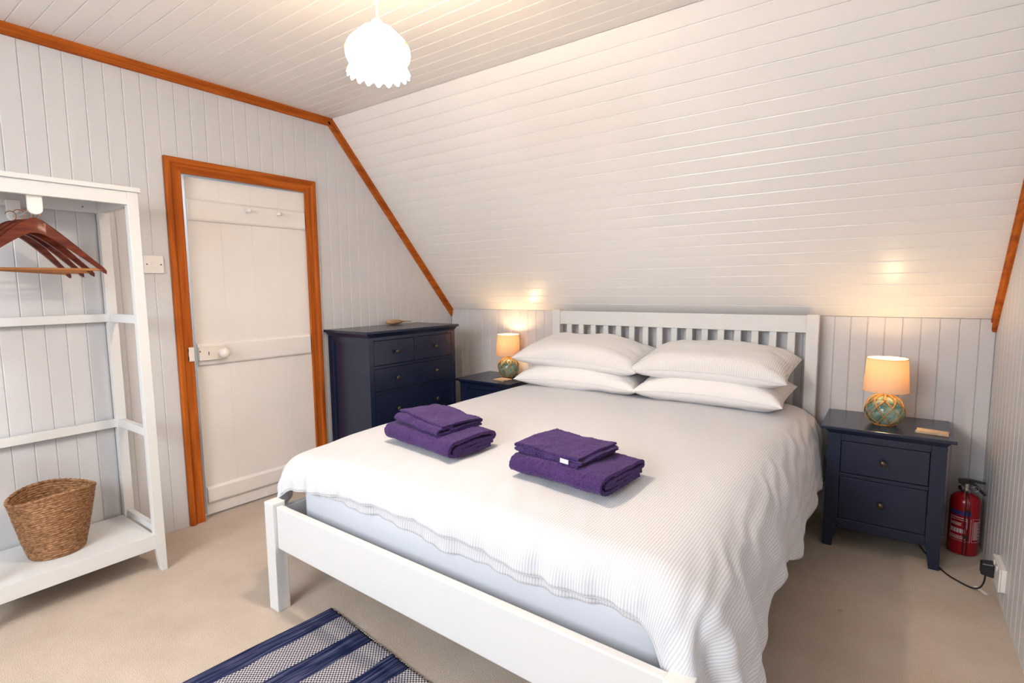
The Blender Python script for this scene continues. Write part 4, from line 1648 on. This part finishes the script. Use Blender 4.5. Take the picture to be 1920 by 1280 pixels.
# ------------------------------------------------------------------ rug
bands = [(0.077, 0), (0.191, 1), (0.277, 0), (0.386, 1), (0.483, 0), (0.590, 1), (0.68, 0), (0.78, 1), (0.87, 0), (0.98, 1), (1.05, 0)]
LR, WR = 1.05, 0.62
rug = thing('rag_rug', (1.235, -2.076, 0.0), 'navy and pale striped rag rug on the carpet below the bed foot', 'rug')
rug.rotation_euler = (0, 0, math.radians(-6.0))
NA, NB = 130, 60
vs, uv, fs = [], [], []
for j in range(NB + 1):
    for i in range(NA + 1):
        u, v = LR * i / NA, -WR * j / NB
        ed = 0.004 * noise.noise((u * 9, v * 9, 2)) + 0.002 * math.sin(i * 1.7) * (1 if j in (0, NB) else 0)
        vs.append((u + 0.006 * noise.noise((v * 5, 1, u)), v + ed, 0.008 + 0.0025 * noise.noise((u * 6, v * 6, 0)) + 0.0006 * math.sin(u * 500)))
        uv.append((u, v))
for j in range(NB):
    for i in range(NA):
        q = j * (NA + 1) + i
        fs.append((q, q + NA + 1, q + NA + 2, q + 1))
me = bpy.data.meshes.new('woven_cloth')
me.from_pydata(vs, [], fs)
me.materials.append(rug_mat(bands))
ul = me.uv_layers.new(name='UVMap')
for lp in me.loops:
    ul.data[lp.index].uv = uv[lp.vertex_index]
for p in me.polygons:
    p.use_smooth = True
ro = link('woven_cloth', me, rug)
md = ro.modifiers.new('thick', 'SOLIDIFY')
md.thickness, md.offset = 0.007, -1
mb = MB()
for i in range(96):
    u = LR * (i + 0.5) / 96
    mb.ball((u, 0.0015, 0.005), 0.0036, 6, 4)
build(mb, 'edge_stitching', paint('pale_cotton', (0.5, 0.44, 0.36), 0.9), rug, world=False, smooth=True)

# ------------------------------------------------------------------ pendant lamp
PC = Vector((1.645, -2.107, 1.864))     # centre of the rim
pn = thing('pendant_lamp', PC, 'lit white frilled glass lamp hanging from the ceiling', 'lamp')
prof = [(0.0905, -0.008), (0.0880, 0.004), (0.0820, 0.020), (0.0800, 0.030), (0.0860, 0.040), (0.0910, 0.052), (0.0935, 0.070), (0.0930, 0.088), (0.0890, 0.110), (0.0810, 0.130),
        (0.0680, 0.148), (0.0615, 0.156), (0.0580, 0.164), (0.0470, 0.179), (0.0320, 0.190), (0.0150, 0.196)]
mb = MB()


def rm(t, k):
    return 1 + (0.030 * math.cos(18 * t) * max(0, 1 - k / 3)) + 0.010 * math.cos(9 * t) * (1 if 3 < k < 12 else 0.3)


def zm(t, k):
    return -0.006 * math.cos(18 * t) * max(0, 1 - k / 2)


prof = [(r_, z_ * 0.66) for r_, z_ in prof]
mb.lathe(prof, 144, (0, 0, 0), rmod=rm, zmod=zm, caps=(False, False))
sh = build(mb, 'glass_shade', M['milk_glass'], pn, world=False, smooth=True)
md = sh.modifiers.new('thick', 'SOLIDIFY')
md.thickness, md.offset = 0.003, -1
# painted sprigs on the glass
SPR = paint('sprig', (0.75, 0.62, 0.12), 0.5)
for t0, zz in ((4.00, 0.062), (3.95, 0.070), (0.30, 0.068), (0.42, 0.060), (0.20, 0.057)):
    rr_ = 0.0925
    build(MB().ball((rr_ * math.cos(t0), rr_ * math.sin(t0), zz), 0.005, 8, 5, (0.8, 0.8, 1.0)), 'painted_sprig', SPR, sh, world=False, smooth=True)
build(MB().lathe([(0.0205, 0.1295), (0.0195, 0.134), (0.0150, 0.145), (0.0080, 0.151), (0.0030, 0.154)], 24), 'cap', M['plastic'], pn, world=False, smooth='auto')
top = ZC - PC.z
build(MB().tube([(0, 0, 0.151), (0, 0, top - 0.02)], 0.0028, 8), 'cord', M['plastic'], pn, world=False, smooth='auto')
build(MB().lathe([(0.006, top - 0.040), (0.030, top - 0.022), (0.040, top - 0.006), (0.040, top)], 28), 'ceiling_rose', M['plastic'], pn, world=False, smooth='auto')
build(MB().lathe([(0.013, 0.128), (0.014, 0.100)], 16), 'bulb_holder', M['plastic'], pn, world=False, smooth='auto')
build(MB().lathe([(0.012, 0.100), (0.016, 0.092), (0.024, 0.076), (0.024, 0.066), (0.016, 0.052), (0.004, 0.046)], 20), 'bulb', M['bulb'], pn, world=False, smooth=True)
lamp_light('pendant_light', (PC.x, PC.y, PC.z + 0.034), 30.0, (1.0, 0.86, 0.70), 0.035)
